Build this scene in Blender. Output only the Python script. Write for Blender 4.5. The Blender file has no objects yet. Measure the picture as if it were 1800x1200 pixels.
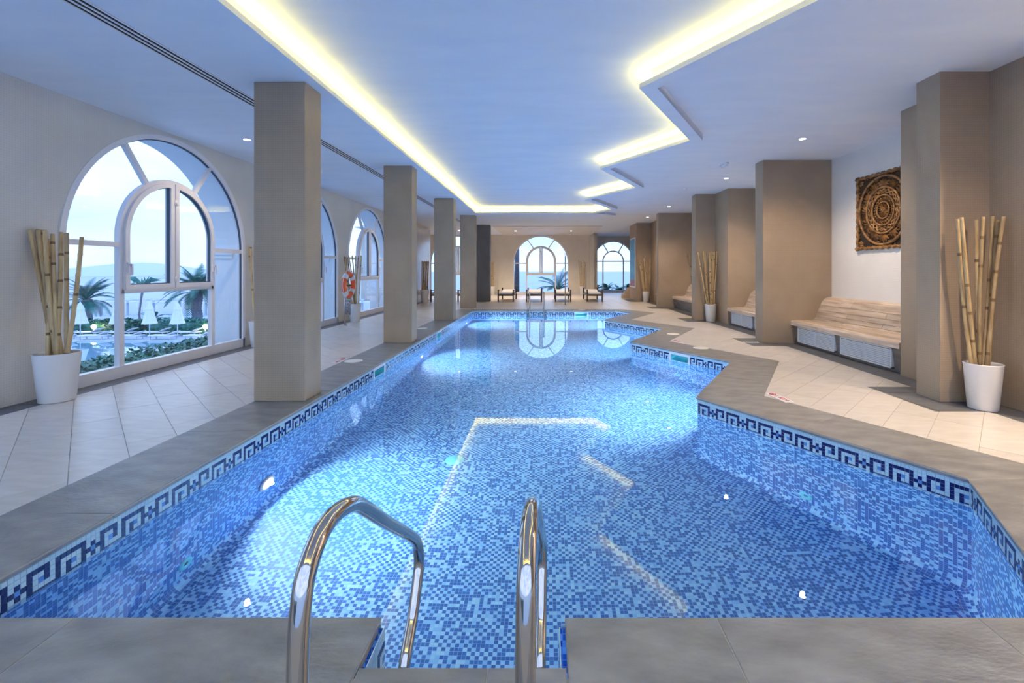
import bpy, math, random
from mathutils import Vector, Matrix
from mathutils.geometry import tessellate_polygon
random.seed(7)
PI = math.pi
sc = bpy.context.scene
C = bpy.data.collections.new('pool_hall'); sc.collection.children.link(C)

# ------------------------------------------------------------------ camera, world, exposure
cam = bpy.data.objects.new('camera', bpy.data.cameras.new('camera')); C.objects.link(cam)
cam.location = (0, 0, 1.4); cam.rotation_euler = (PI/2, 0, 0)
cam.data.sensor_width = 36; cam.data.lens = 36*810/1800
cam.data.shift_x = -58/1800; cam.data.shift_y = -125.5/1800
cam.data.clip_start = .05; cam.data.clip_end = 8000
sc.camera = cam
sc.view_settings.view_transform = 'Standard'; sc.view_settings.look = 'None'
sc.view_settings.gamma = 1; sc.view_settings.use_curve_mapping = False
sc.view_settings.exposure = 0.95
cy = sc.cycles
cy.max_bounces = 10; cy.diffuse_bounces = 6; cy.glossy_bounces = 4; cy.transmission_bounces = 6
cy.transparent_max_bounces = 10; cy.use_denoising = True; cy.sample_clamp_indirect = 6
cy.use_light_tree = True; cy.caustics_refractive = True; cy.caustics_reflective = False
try:
    cy.denoiser = 'OPENIMAGEDENOISE'; cy.denoising_prefilter = 'ACCURATE'
except Exception: pass
SKY = 1.15
wd = bpy.data.worlds.new('overcast_sky'); sc.world = wd; wd.use_nodes = True
nt = wd.node_tree; N = nt.nodes; L = nt.links; N.clear()
wo = N.new('ShaderNodeOutputWorld'); bg = N.new('ShaderNodeBackground'); L.new(bg.outputs[0], wo.inputs[0])
tc = N.new('ShaderNodeTexCoord'); sx = N.new('ShaderNodeSeparateXYZ'); L.new(tc.outputs['Generated'], sx.inputs[0])
rp = N.new('ShaderNodeValToRGB'); L.new(sx.outputs['Z'], rp.inputs[0])
e = rp.color_ramp.elements
e[0].position = 0.0; e[0].color = (.40, .60, .98, 1)
e[1].position = .9; e[1].color = (.28, .46, .96, 1)
mp = N.new('ShaderNodeMapping'); mp.inputs['Scale'].default_value = (1, 1, 3.2); L.new(tc.outputs['Generated'], mp.inputs[0])
nz = N.new('ShaderNodeTexNoise'); nz.inputs['Scale'].default_value = 2.6; nz.inputs['Detail'].default_value = 5
nz.inputs['Roughness'].default_value = .5; L.new(mp.outputs[0], nz.inputs[0])
cr = N.new('ShaderNodeValToRGB'); cr.color_ramp.elements[0].position = .38; cr.color_ramp.elements[1].position = .68
L.new(nz.outputs[0], cr.inputs[0])
mx = N.new('ShaderNodeMix'); mx.data_type = 'RGBA'; L.new(cr.outputs[0], mx.inputs['Factor'])
L.new(rp.outputs[0], mx.inputs['A']); mx.inputs['B'].default_value = (.60, .76, 1.04, 1)
L.new(mx.outputs['Result'], bg.inputs[0]); bg.inputs[1].default_value = SKY

# ------------------------------------------------------------------ light list (positions of the room's lamps)
DOWN_POWER = 126; DOWN_COL = (1, .77, .52)
POOL_POWER = 240; POOL_COL = (.85, .95, 1.0)
LED_STRENGTH = 21; LED_COL = (1, .74, .13)

# ------------------------------------------------------------------ helpers
def boxuv(me):
    uvl = me.uv_layers.new(name='UVMap').data
    vs = me.vertices
    for p in me.polygons:
        n = p.normal; ax, ay, az = abs(n.x), abs(n.y), abs(n.z)
        for li in p.loop_indices:
            co = vs[me.loops[li].vertex_index].co
            if az >= ax and az >= ay: uvl[li].uv = (co.x, co.y)
            elif ax >= ay: uvl[li].uv = (co.y, co.z)
            else: uvl[li].uv = (co.x, co.z)

class MB:
    def __init__(s): s.v = []; s.f = []; s.m = []; s.uv = {}; s.sm = set()
    def face(s, pts, mi=0, uv=None, smooth=False):
        i = len(s.v); s.v += [tuple(p) for p in pts]; s.f.append(tuple(range(i, i+len(pts)))); s.m.append(mi)
        if uv: s.uv[len(s.f)-1] = uv
        if smooth: s.sm.add(len(s.f)-1)
    def box(s, x0, x1, y0, y1, z0, z1, mi=0):
        i = len(s.v)
        s.v += [(x0,y0,z0),(x1,y0,z0),(x1,y1,z0),(x0,y1,z0),(x0,y0,z1),(x1,y0,z1),(x1,y1,z1),(x0,y1,z1)]
        for q in ((3,2,1,0),(4,5,6,7),(0,1,5,4),(1,2,6,5),(2,3,7,6),(3,0,4,7)):
            s.f.append(tuple(i+k for k in q)); s.m.append(mi)
        return s
    def prism(s, poly, z0, z1, holes=(), mi=0, side_mi=None, f=None, bottom=True, top=True, hole_mi=None):
        """poly & holes are 2D loops (any winding). f maps (u,v,w)->xyz, default identity."""
        f = f or (lambda u, v, w: (u, v, w))
        side_mi = mi if side_mi is None else side_mi
        hole_mi = side_mi if hole_mi is None else hole_mi
        loops = [list(poly)] + [list(h) for h in holes]
        def area(l): return sum(l[k][0]*l[(k+1) % len(l)][1]-l[(k+1) % len(l)][0]*l[k][1] for k in range(len(l)))
        if area(loops[0]) < 0: loops[0].reverse()
        for h in loops[1:]:
            if area(h) > 0: h.reverse()
        tri = tessellate_polygon([[Vector((p[0], p[1], 0)) for p in l] for l in loops])
        flat = [p for l in loops for p in l]; n = len(flat); b = len(s.v)
        s.v += [f(p[0], p[1], z0) for p in flat] + [f(p[0], p[1], z1) for p in flat]
        for t in tri:
            a, c, d = (flat[k] for k in t)
            cr_ = (c[0]-a[0])*(d[1]-a[1])-(c[1]-a[1])*(d[0]-a[0])
            t = t if cr_ > 0 else (t[0], t[2], t[1])
            if top: s.f.append((b+n+t[0], b+n+t[1], b+n+t[2])); s.m.append(mi)
            if bottom: s.f.append((b+t[2], b+t[1], b+t[0])); s.m.append(mi)
        o = 0
        for li, l in enumerate(loops):
            k = len(l)
            for q in range(k):
                r = (q+1) % k
                s.f.append((b+o+q, b+o+r, b+n+o+r, b+n+o+q)); s.m.append(side_mi if li == 0 else hole_mi)
            o += k
        return s
    def tube(s, path, r, n=10, mi=0, cap=True, smooth=True):
        path = [Vector(p) for p in path]; m = len(path)
        rr = r if isinstance(r, (list, tuple)) else [r]*m
        T = []
        for i in range(m):
            d = path[min(i+1, m-1)]-path[max(i-1, 0)]; T.append(d.normalized())
        up = Vector((0, 0, 1)) if abs(T[0].z) < .9 else Vector((1, 0, 0))
        u = T[0].cross(up).normalized(); b = len(s.v)
        for i in range(m):
            u = (u-T[i]*u.dot(T[i])).normalized(); w = T[i].cross(u)
            for k in range(n):
                a = 2*PI*k/n; s.v.append(tuple(path[i]+(u*math.cos(a)+w*math.sin(a))*rr[i]))
        for i in range(m-1):
            for k in range(n):
                k2 = (k+1) % n
                if smooth: s.sm.add(len(s.f))
                s.f.append((b+i*n+k, b+i*n+k2, b+(i+1)*n+k2, b+(i+1)*n+k)); s.m.append(mi)
        if cap:
            s.f.append(tuple(b+k for k in range(n))[::-1]); s.m.append(mi)
            s.f.append(tuple(b+(m-1)*n+k for k in range(n))); s.m.append(mi)
        return s
    def lathe(s, prof, n=32, c=(0, 0, 0), mi=0, smooth=True):
        b = len(s.v); m = len(prof)
        for (r, z) in prof:
            for k in range(n):
                a = 2*PI*k/n; s.v.append((c[0]+r*math.cos(a), c[1]+r*math.sin(a), c[2]+z))
        for i in range(m-1):
            for k in range(n):
                k2 = (k+1) % n
                if smooth: s.sm.add(len(s.f))
                s.f.append((b+i*n+k, b+i*n+k2, b+(i+1)*n+k2, b+(i+1)*n+k)); s.m.append(mi)
        return s
    def bar(s, p, q, w, h, mi=0, up=(0, 0, 1)):
        p = Vector(p); q = Vector(q); d = (q-p).normalized(); u = d.cross(Vector(up))
        if u.length < 1e-4: u = d.cross(Vector((1, 0, 0)))
        u.normalize(); v = u.cross(d); u = u*w/2; v = v*h/2; b = len(s.v)
        for e_ in (p, q):
            for (a, c) in ((-1,-1),(1,-1),(1,1),(-1,1)): s.v.append(tuple(e_+u*a+v*c))
        for qd in ((3,2,1,0),(4,5,6,7),(0,1,5,4),(1,2,6,5),(2,3,7,6),(3,0,4,7)):
            s.f.append(tuple(b+k for k in qd)); s.m.append(mi)
        return s
    def build(s, name, mat, parent=None, bevel=0, fix=True, **pr):
        me = bpy.data.meshes.new(name); me.from_pydata(s.v, [], s.f)
        mats = mat if isinstance(mat, (list, tuple)) else [mat]
        for m_ in mats: me.materials.append(m_)
        if len(mats) > 1: me.polygons.foreach_set('material_index', s.m)
        if s.sm:
            fl = [i in s.sm for i in range(len(s.f))]; me.polygons.foreach_set('use_smooth', fl)
        me.update(); boxuv(me)
        if s.uv:
            uvl = me.uv_layers[0].data
            for fi, uv in s.uv.items():
                for li, t in zip(me.polygons[fi].loop_indices, uv): uvl[li].uv = t
        o = bpy.data.objects.new(name, me); C.objects.link(o)
        if parent: o.parent = parent
        if bevel:
            bv = o.modifiers.new('edge', 'BEVEL'); bv.width = bevel; bv.segments = 2; bv.limit_method = 'ANGLE'
        for k, v in pr.items(): o[k] = v
        return o

def empty(name, loc=(0, 0, 0), rz=0, **pr):
    o = bpy.data.objects.new(name, None); o.empty_display_size = .1; C.objects.link(o)
    o.location = loc; o.rotation_euler = (0, 0, rz)
    for k, v in pr.items(): o[k] = v
    return o
def copy_tree(o, parent=None, **pr):
    c = o.copy(); C.objects.link(c); c.parent = parent
    for ch in list(o.children): copy_tree(ch, c)
    for k, v in pr.items(): c[k] = v
    return c
def spline(pts, n=8):
    P = [Vector(p) for p in pts]; out = []
    for i in range(len(P)-1):
        p0 = P[max(i-1, 0)]; p1 = P[i]; p2 = P[i+1]; p3 = P[min(i+2, len(P)-1)]
        for k in range(n):
            t = k/n
            out.append(.5*((2*p1)+(p2-p0)*t+(2*p0-5*p1+4*p2-p3)*t*t+(3*p1-p0-3*p2+p3)*t**3))
    out.append(P[-1]); return out
def offset(poly, d):
    """offset a closed CCW loop outwards by d"""
    n = len(poly); out = []
    for i in range(n):
        a = Vector(poly[i-1]); b = Vector(poly[i]); c = Vector(poly[(i+1) % n])
        d1 = (b-a).normalized(); d2 = (c-b).normalized()
        n1 = Vector((d1.y, -d1.x)); n2 = Vector((d2.y, -d2.x))
        m = (n1+n2).normalized(); out.append(tuple(b+m*(d/max(.25, m.dot(n1)))))
    return out
def clip_half(poly, a, b):
    """keep the part of a convex polygon left of a->b"""
    out = []; n = len(poly)
    sd = lambda p: (b[0]-a[0])*(p[1]-a[1])-(b[1]-a[1])*(p[0]-a[0])
    for i in range(n):
        p = poly[i]; q = poly[(i+1) % n]; sp = sd(p); sq = sd(q)
        if sp >= 0: out.append(p)
        if (sp > 0 and sq < 0) or (sp < 0 and sq > 0):
            t = sp/(sp-sq); out.append((p[0]+(q[0]-p[0])*t, p[1]+(q[1]-p[1])*t))
    return out
def area2(l): return .5*sum(l[k][0]*l[(k+1) % len(l)][1]-l[(k+1) % len(l)][0]*l[k][1] for k in range(len(l)))

# ------------------------------------------------------------------ materials
def mat(name, col, rough=.5, metal=0, spec=.5, build=None, **k):
    m = bpy.data.materials.new(name); m.use_nodes = True
    b = m.node_tree.nodes['Principled BSDF']
    b.inputs['Base Color'].default_value = (*col, 1); b.inputs['Roughness'].default_value = rough
    b.inputs['Metallic'].default_value = metal; b.inputs['Specular IOR Level'].default_value = spec
    if build: build(m.node_tree, b)
    return m
def node(t, typ, **k):
    n = t.nodes.new(typ)
    for a, v in k.items():
        if hasattr(n, a): setattr(n, a, v)
        else: n.inputs[a.replace('_', ' ')].default_value = v
    return n
def mathn(t, op, a, b=None):
    n = t.nodes.new('ShaderNodeMath'); n.operation = op
    for i, x in enumerate((a, b)):
        if x is None: continue
        if isinstance(x, (int, float)): n.inputs[i].default_value = x
        else: t.links.new(x, n.inputs[i])
    return n.outputs[0]
def noise_col(c1, c2, scale=5, detail=4, stretch=(1, 1, 1), lo=.35, hi=.65, bump=0, coord='Object', bscale=None, objrand=0):
    def f(t, b):
        tc = node(t, 'ShaderNodeTexCoord'); m = node(t, 'ShaderNodeMapping'); m.inputs['Scale'].default_value = stretch
        t.links.new(tc.outputs[coord], m.inputs[0])
        n = node(t, 'ShaderNodeTexNoise', Scale=scale, Detail=detail); t.links.new(m.outputs[0], n.inputs['Vector'])
        r = node(t, 'ShaderNodeValToRGB'); r.color_ramp.elements[0].position = lo; r.color_ramp.elements[1].position = hi
        r.color_ramp.elements[0].color = (*c1, 1); r.color_ramp.elements[1].color = (*c2, 1)
        t.links.new(n.outputs[0], r.inputs[0]); out = r.outputs[0]
        if objrand:
            oi = node(t, 'ShaderNodeObjectInfo')
            v = mathn(t, 'ADD', mathn(t, 'MULTIPLY', oi.outputs['Random'], 2*objrand), 1-objrand)
            mm = node(t, 'ShaderNodeVectorMath'); mm.operation = 'SCALE'; t.links.new(out, mm.inputs[0]); t.links.new(v, mm.inputs['Scale'])
            out = mm.outputs[0]
        t.links.new(out, b.inputs['Base Color'])
        if bump:
            n2 = node(t, 'ShaderNodeTexNoise', Scale=bscale or scale*4, Detail=5); t.links.new(m.outputs[0], n2.inputs['Vector'])
            bp = node(t, 'ShaderNodeBump'); bp.inputs['Strength'].default_value = bump; bp.inputs['Distance'].default_value = .01
            t.links.new(n2.outputs[0], bp.inputs['Height']); t.links.new(bp.outputs[0], b.inputs['Normal'])
    return f
def emis(name, col, s):
    m = bpy.data.materials.new(name); m.use_nodes = True; t = m.node_tree; t.nodes.clear()
    e_ = node(t, 'ShaderNodeEmission'); e_.inputs[0].default_value = (*col, 1); e_.inputs[1].default_value = s
    o = node(t, 'ShaderNodeOutputMaterial'); t.links.new(e_.outputs[0], o.inputs[0]); return m

TP = .0262      # mosaic pitch
def mosaic(base, swing):
    """share of light tiles = base (+ swing on every other cell)"""
    def f(t, b):
        uv = node(t, 'ShaderNodeUVMap'); s = node(t, 'ShaderNodeSeparateXYZ'); t.links.new(uv.outputs[0], s.inputs[0])
        cells = []; masks = []
        for ax in ('X', 'Y'):
            v = mathn(t, 'DIVIDE', s.outputs[ax], TP)
            cells.append(mathn(t, 'FLOOR', v)); fr = mathn(t, 'FRACT', v)
            masks.append(mathn(t, 'LESS_THAN', mathn(t, 'ABSOLUTE', mathn(t, 'SUBTRACT', fr, .5)), .455))
        cb = node(t, 'ShaderNodeCombineXYZ'); t.links.new(cells[0], cb.inputs[0]); t.links.new(cells[1], cb.inputs[1])
        wn = node(t, 'ShaderNodeTexWhiteNoise'); t.links.new(cb.outputs[0], wn.inputs['Vector'])
        par = mathn(t, 'PINGPONG', mathn(t, 'ADD', cells[0], cells[1]), 1.0)
        lightt = mathn(t, 'LESS_THAN', wn.outputs['Value'], mathn(t, 'ADD', mathn(t, 'MULTIPLY', par, swing), base))
        c2 = node(t, 'ShaderNodeSeparateColor'); t.links.new(wn.outputs['Color'], c2.inputs[0])
        dk = node(t, 'ShaderNodeMix', data_type='RGBA'); t.links.new(c2.outputs[1], dk.inputs['Factor'])
        dk.inputs['A'].default_value = (.026, .13, .46, 1); dk.inputs['B'].default_value = (.045, .185, .57, 1)
        lt = node(t, 'ShaderNodeMix', data_type='RGBA'); t.links.new(c2.outputs[2], lt.inputs['Factor'])
        lt.inputs['A'].default_value = (.22, .55, .90, 1); lt.inputs['B'].default_value = (.40, .74, .98, 1)
        m0 = node(t, 'ShaderNodeMix', data_type='RGBA'); t.links.new(lightt, m0.inputs['Factor']); t.links.new(dk.outputs['Result'], m0.inputs['A']); t.links.new(lt.outputs['Result'], m0.inputs['B'])
        m = node(t, 'ShaderNodeMix', data_type='RGBA'); t.links.new(mathn(t, 'MULTIPLY', masks[0], masks[1]), m.inputs['Factor'])
        m.inputs['A'].default_value = (.30, .55, .84, 1); t.links.new(m0.outputs['Result'], m.inputs['B'])
        t.links.new(m.outputs['Result'], b.inputs['Base Color'])
    return f
def relief(c1, c2, strength=.8, pitch=.025):
    """painted-over mosaic: squares show as relief, joint lines also coloured darker"""
    def f(t, b):
        noise_col(c1, c2, scale=1.3, detail=5)(t, b)
        uv = node(t, 'ShaderNodeUVMap'); s = node(t, 'ShaderNodeSeparateXYZ'); t.links.new(uv.outputs[0], s.inputs[0])
        hs = []
        for ax in ('X', 'Y'):
            fr = mathn(t, 'FRACT', mathn(t, 'DIVIDE', s.outputs[ax], pitch))
            hs.append(mathn(t, 'LESS_THAN', mathn(t, 'ABSOLUTE', mathn(t, 'SUBTRACT', fr, .5)), .42))
        h = mathn(t, 'MULTIPLY', hs[0], hs[1])
        n = node(t, 'ShaderNodeTexNoise', Scale=9.0, Detail=3.0); t.links.new(uv.outputs[0], n.inputs['Vector'])
        h = mathn(t, 'ADD', mathn(t, 'MULTIPLY', h, mathn(t, 'ADD', n.outputs[0], .2)), mathn(t, 'MULTIPLY', n.outputs[0], .6))
        bp = node(t, 'ShaderNodeBump'); bp.inputs['Strength'].default_value = strength; bp.inputs['Distance'].default_value = .004
        t.links.new(h, bp.inputs['Height']); t.links.new(bp.outputs[0], b.inputs['Normal'])
        src = b.inputs['Base Color'].links[0].from_socket; sq = mathn(t, 'MULTIPLY', hs[0], hs[1])
        mm = node(t, 'ShaderNodeVectorMath'); mm.operation = 'SCALE'; t.links.new(src, mm.inputs[0])
        t.links.new(mathn(t, 'ADD', mathn(t, 'MULTIPLY', sq, .12), .90), mm.inputs['Scale']); t.links.new(mm.outputs[0], b.inputs['Base Color'])  # joints coloured a little darker than the squares to strengthen the grid
    return f

M = {}
M['wall'] = mat('taupe_painted_mosaic', (.4, .35, .3), .55, build=relief((.37, .28, .198), (.43, .33, .235)))
M['wall_left'] = mat('pale_lit_taupe_painted_mosaic', (.6, .56, .5), .55, build=relief((.66, .62, .57), (.73, .69, .63), .4))  # pale paint, raised further; on the far wall it stands in for lamplight
M['wall_dark'] = mat('slate_painted_mosaic', (.2, .2, .2), .55, build=relief((.17, .165, .165), (.2, .195, .19)))
M['wall_white'] = mat('white_painted_mosaic', (.8, .8, .78), .55, build=relief((.78, .77, .74), (.84, .83, .8), .3))
M['ceiling'] = mat('daylight_tinted_ceiling', (.7, .76, .86), .7, build=noise_col((.74, .81, .92), (.80, .86, .95), 1.2, 6, (1, 3, 1), .3, .7, .06, bscale=14))  # bluish tint puts the blue daylight into the ceiling colour
M['plaster'] = mat('plaster_white', (.8, .8, .8), .7)
M['exterior'] = mat('exterior_render', (.75, .8, .85), .8)
M['lip'] = mat('cove_lip_paint', (.86, .85, .78), .6)
M['deck'] = mat('beige_stone_tile', (.6, .52, .45), .32, build=noise_col((.58, .535, .49), (.70, .65, .60), 3.0, 6, (1.2, 5, 1), .3, .7, .05, objrand=.05))
M['grout'] = mat('pale_grout', (.42, .39, .36), .8)
M['border'] = mat('slate_border_tile', (.1, .11, .13), .4, build=noise_col((.105, .11, .125), (.15, .155, .17), 4, 5, (1, 4, 1), objrand=.06))
M['coping'] = mat('grey_coping_stone', (.3, .3, .3), .38, build=noise_col((.18, .175, .175), (.315, .31, .305), 3.4, 12, (1.0, 2.2, 1), .32, .70, .3, objrand=.08, bscale=26))
M['mosaic'] = mat('blue_pool_floor_mosaic', (.1, .3, .7), .55, spec=.25, build=mosaic(.16, .62))
M['mosaic_wall'] = mat('blue_pool_wall_mosaic', (.1, .3, .7), .5, spec=.3, build=mosaic(.30, .12))
M['t_white'] = mat('pale_aqua_mosaic_tile', (.50, .70, .80), .2)
M['t_navy'] = mat('navy_mosaic_tile', (.006, .012, .12), .15)
M['t_mid'] = mat('mid_blue_mosaic_tile', (.10, .27, .66), .2)
M['t_grout'] = mat('pool_grout', (.42, .60, .74), .8)
M['frame'] = mat('white_window_frame', (.80, .78, .80), .35)
M['gasket'] = mat('dark_gasket', (.05, .08, .12), .6)
M['steel'] = mat('polished_steel', (.60, .53, .46), .06, 1)  # brown tint puts the reflected walls into the colour
M['pot'] = mat('white_pot', (.82, .80, .79), .4)
M['soil'] = mat('pot_filling', (.10, .08, .06), .9)
def bamboo(t, b):
    noise_col((.36, .23, .10), (.62, .46, .24), 7, 4, (3, 3, .5), .3, .7, .1, objrand=.22)(t, b)
M['bamboo'] = mat('dried_bamboo', (.5, .35, .15), .45, build=bamboo)
M['bnode'] = mat('bamboo_node', (.20, .12, .05), .6)
M['wood'] = mat('wood_look_tile', (.5, .4, .3), .4, build=noise_col((.42, .31, .22), (.78, .65, .53), 3.2, 6, (7, .6, 7), .3, .7, .1, objrand=.2))
M['wood_grey'] = mat('grey_wood_look_tile', (.25, .22, .2), .5, build=noise_col((.14, .12, .11), (.26, .23, .205), 2.6, 6, (6, .7, 6), .25, .75, objrand=.1))
M['white_metal'] = mat('white_coated_metal', (.80, .82, .86), .4)
M['black'] = mat('shade_black', (.01, .01, .012), .8)  # flat black sheets stand in for the shade inside slots and grilles
M['carve'] = mat('carved_teak', (.24, .12, .04), .45, build=noise_col((.13, .06, .02), (.42, .22, .08), 14, 5, (1, 1, 1), .35, .7, .4))
M['carve_back'] = mat('dark_teak', (.03, .016, .008), .7)  # backing board far darker than the carvings before it
M['orange'] = mat('orange_buoy', (.85, .12, .03), .4)
M['white'] = mat('white_vinyl', (.8, .8, .82), .4)
M['rope'] = mat('grey_rope', (.45, .47, .55), .8, build=noise_col((.15, .17, .25), (.75, .76, .8), 60, 2, (1, 1, 1), .4, .6))
M['dkwood'] = mat('dark_stained_wood', (.085, .05, .035), .4, build=noise_col((.07, .04, .03), (.13, .08, .055), 12, 3, (1, 1, 4)))
M['cushion'] = mat('white_cushion', (.72, .72, .76), .8)
M['cream'] = mat('cream_plastic', (.85, .83, .74), .35)
M['red'] = mat('red_print', (.55, .03, .05), .5)
M['blackprint'] = mat('black_print', (.02, .02, .03), .5)
M['aqua'] = mat('aqua_skimmer_plastic', (.2, .8, .88), .3)
M['led'] = emis('warm_led', LED_COL, LED_STRENGTH)
M['lamp'] = emis('lamp_glow', (1, .93, .84), 30)
M['pool_lamp'] = emis('pool_lamp_glow', (.95, .98, 1), 12)
M['garden_lamp'] = emis('garden_lamp_glow', (1, .8, .4), 14)
M['leaf'] = mat('hedge_leaf', (.02, .13, .09), .5, build=noise_col((.02, .13, .12), (.08, .28, .20), 3, 3, objrand=.2))
M['palm'] = mat('palm_leaf', (.03, .12, .10), .5, build=noise_col((.03, .15, .15), (.08, .27, .23), 3, 3, objrand=.25))  # lightened towards teal, distance haze put into the leaf colour
M['trunk'] = mat('palm_trunk', (.10, .09, .10), .9, build=noise_col((.10, .11, .15), (.24, .25, .30), 9, 4, (1, 1, 3)))
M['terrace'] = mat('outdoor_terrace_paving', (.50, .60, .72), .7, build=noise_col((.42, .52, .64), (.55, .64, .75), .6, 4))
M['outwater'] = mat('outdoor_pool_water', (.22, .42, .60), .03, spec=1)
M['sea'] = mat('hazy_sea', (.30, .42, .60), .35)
M['haze'] = mat('distant_hill', (.92, .97, 1.0), 1)  # near-white colour carries the haze in front of the hill
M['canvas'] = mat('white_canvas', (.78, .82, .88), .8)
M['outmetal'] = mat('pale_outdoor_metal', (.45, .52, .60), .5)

def glass_mat(name, tint=(.93, .98, 1.0)):
    m = bpy.data.materials.new(name); m.use_nodes = True; t = m.node_tree; t.nodes.clear()
    tr = node(t, 'ShaderNodeBsdfTransparent'); tr.inputs[0].default_value = (*tint, 1)
    gl = node(t, 'ShaderNodeBsdfGlossy'); gl.inputs['Roughness'].default_value = 0.0
    lw = node(t, 'ShaderNodeLayerWeight'); lw.inputs[0].default_value = .5
    k = mathn(t, 'ADD', mathn(t, 'MULTIPLY', mathn(t, 'POWER', lw.outputs['Facing'], 5), .9), .07)
    mxs = node(t, 'ShaderNodeMixShader'); t.links.new(k, mxs.inputs[0]); t.links.new(tr.outputs[0], mxs.inputs[1]); t.links.new(gl.outputs[0], mxs.inputs[2])
    o = node(t, 'ShaderNodeOutputMaterial'); t.links.new(mxs.outputs[0], o.inputs[0]); return m
M['glass'] = glass_mat('window_glass')
def water_mat():
    m = bpy.data.materials.new('clear_pool_water'); m.use_nodes = True; t = m.node_tree; t.nodes.clear()
    g = node(t, 'ShaderNodeBsdfGlass'); g.inputs['IOR'].default_value = 1.333; g.inputs['Roughness'].default_value = 0
    g.inputs['Color'].default_value = (.96, .985, 1, 1)
    tc_ = node(t, 'ShaderNodeTexCoord'); n = node(t, 'ShaderNodeTexNoise', Scale=1.6, Detail=2.0); t.links.new(tc_.outputs['Object'], n.inputs['Vector'])
    bp = node(t, 'ShaderNodeBump'); bp.inputs['Strength'].default_value = .04; bp.inputs['Distance'].default_value = .003
    t.links.new(n.outputs[0], bp.inputs['Height']); t.links.new(bp.outputs[0], g.inputs['Normal'])
    o = node(t, 'ShaderNodeOutputMaterial'); t.links.new(g.outputs[0], o.inputs[0]); return m
M['water'] = water_mat()

# ------------------------------------------------------------------ plan of the hall
WZ = -.171; FZ = -1.42; CEIL = 3.41; CEILR = 3.51; XL = -5.52; YF = 26.4
POOL = [(-2.5, 1.84), (-2.5, 15.88), (-.64, 15.88), (-.64, 16.1), (.06, 16.1), (.06, 15.88), (2.4, 15.88), (2.87, 15.08), (1.69, 13.04),
        (2.86, 11.03), (1.69, 9.03), (2.86, 7.05), (1.69, 5.1), (2.86, 3.09), (2.14, 1.84), (.06, 1.84), (.06, 1.607), (-.64, 1.607), (-.64, 1.84)]  # clockwise
ZO = [(3.61, 15.12), (2.44, 13.07), (3.61, 11.1), (2.44, 9.09), (3.61, 7.1), (2.44, 5.13), (3.61, 3.09), (2.86, 1.80)]
DECK = -.007
WALLR = [(4.18, -1.2), (4.18, 1.26), (5.5, 1.26), (5.5, 3.97), (4.73, 3.97), (4.73, 4.9), (4.2, 4.9), (4.2, 5.21), (4.73, 5.21), (4.73, 6.13),
         (5.5, 6.13), (5.5, 8.84), (4.18, 8.84), (4.18, 9.16), (5.5, 9.16), (5.5, 11.92), (4.73, 11.92), (4.73, 12.81), (4.19, 12.81), (4.19, 13.15),
         (4.73, 13.15), (4.73, 14.1), (5.5, 14.1), (5.5, 17.05), (4.2, 17.05), (4.2, 17.37), (5.5, 17.37), (5.5, 19.6), (4.73, 19.6), (4.73, 20.6),
         (4.09, 20.6), (4.09, 22.2), (6.4, 22.2), (6.4, 28.9)]
BORD = [(4.4, -1.2), (4.4, 4.57), (3.87, 4.57), (3.87, 5.54), (4.4, 5.54), (4.45, 8.51), (3.85, 8.51), (3.85, 9.49), (4.45, 9.49), (4.4, 12.48),
        (3.86, 12.48), (3.86, 13.48), (4.4, 13.48), (4.45, 16.72), (3.87, 16.72), (3.87, 17.7), (4.45, 17.7), (4.4, 20.27), (3.76, 20.27), (3.76, 22.2)]

# ---- floor slab with pool hole, then real tiles
floor = MB().prism([(XL-.1, -1.2), (6.4, -1.2), (6.4, 29.3), (2.8, 29.3), (2.8, 26.4), (-8.6, 26.4), (-8.6, 21.85), (XL-.1, 21.85)], -.034, DECK, holes=[offset(POOL[::-1], .02)[::-1]]).build('floor', M['grout'], kind='structure')
def tri_region(outer, holes=()):
    loops = [list(outer)]+[list(h) for h in holes]; flat = [p for l in loops for p in l]
    T = tessellate_polygon([[Vector((p[0], p[1], 0)) for p in l] for l in loops])
    out = []
    for t in T:
        tr = [flat[k] for k in t]
        if area2(tr) < 0: tr.reverse()
        if abs(area2(tr)) > 1e-6: out.append(tr)
    return out
left_deck = tri_region([(-5.25, -1.2), (-3.11, -1.2), (-3.11, 16.5), (-3.11, 21.9), (-5.25, 21.9)])
far_deck = tri_region([(-8.5, 21.9), (-3.11, 21.9), (-3.11, 16.53), (2.75, 16.53), (3.61, 15.12), (3.76, 20.27), (3.76, 22.2), (5.9, 22.2), (5.9, 28.7), (2.8, 28.7), (2.8, 26.35), (-8.5, 26.35)])
right_deck = tri_region(ZO+[(2.86, -1.2)]+[BORD[0]]+BORD[1:-1]+[(3.76, 20.27)])
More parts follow.
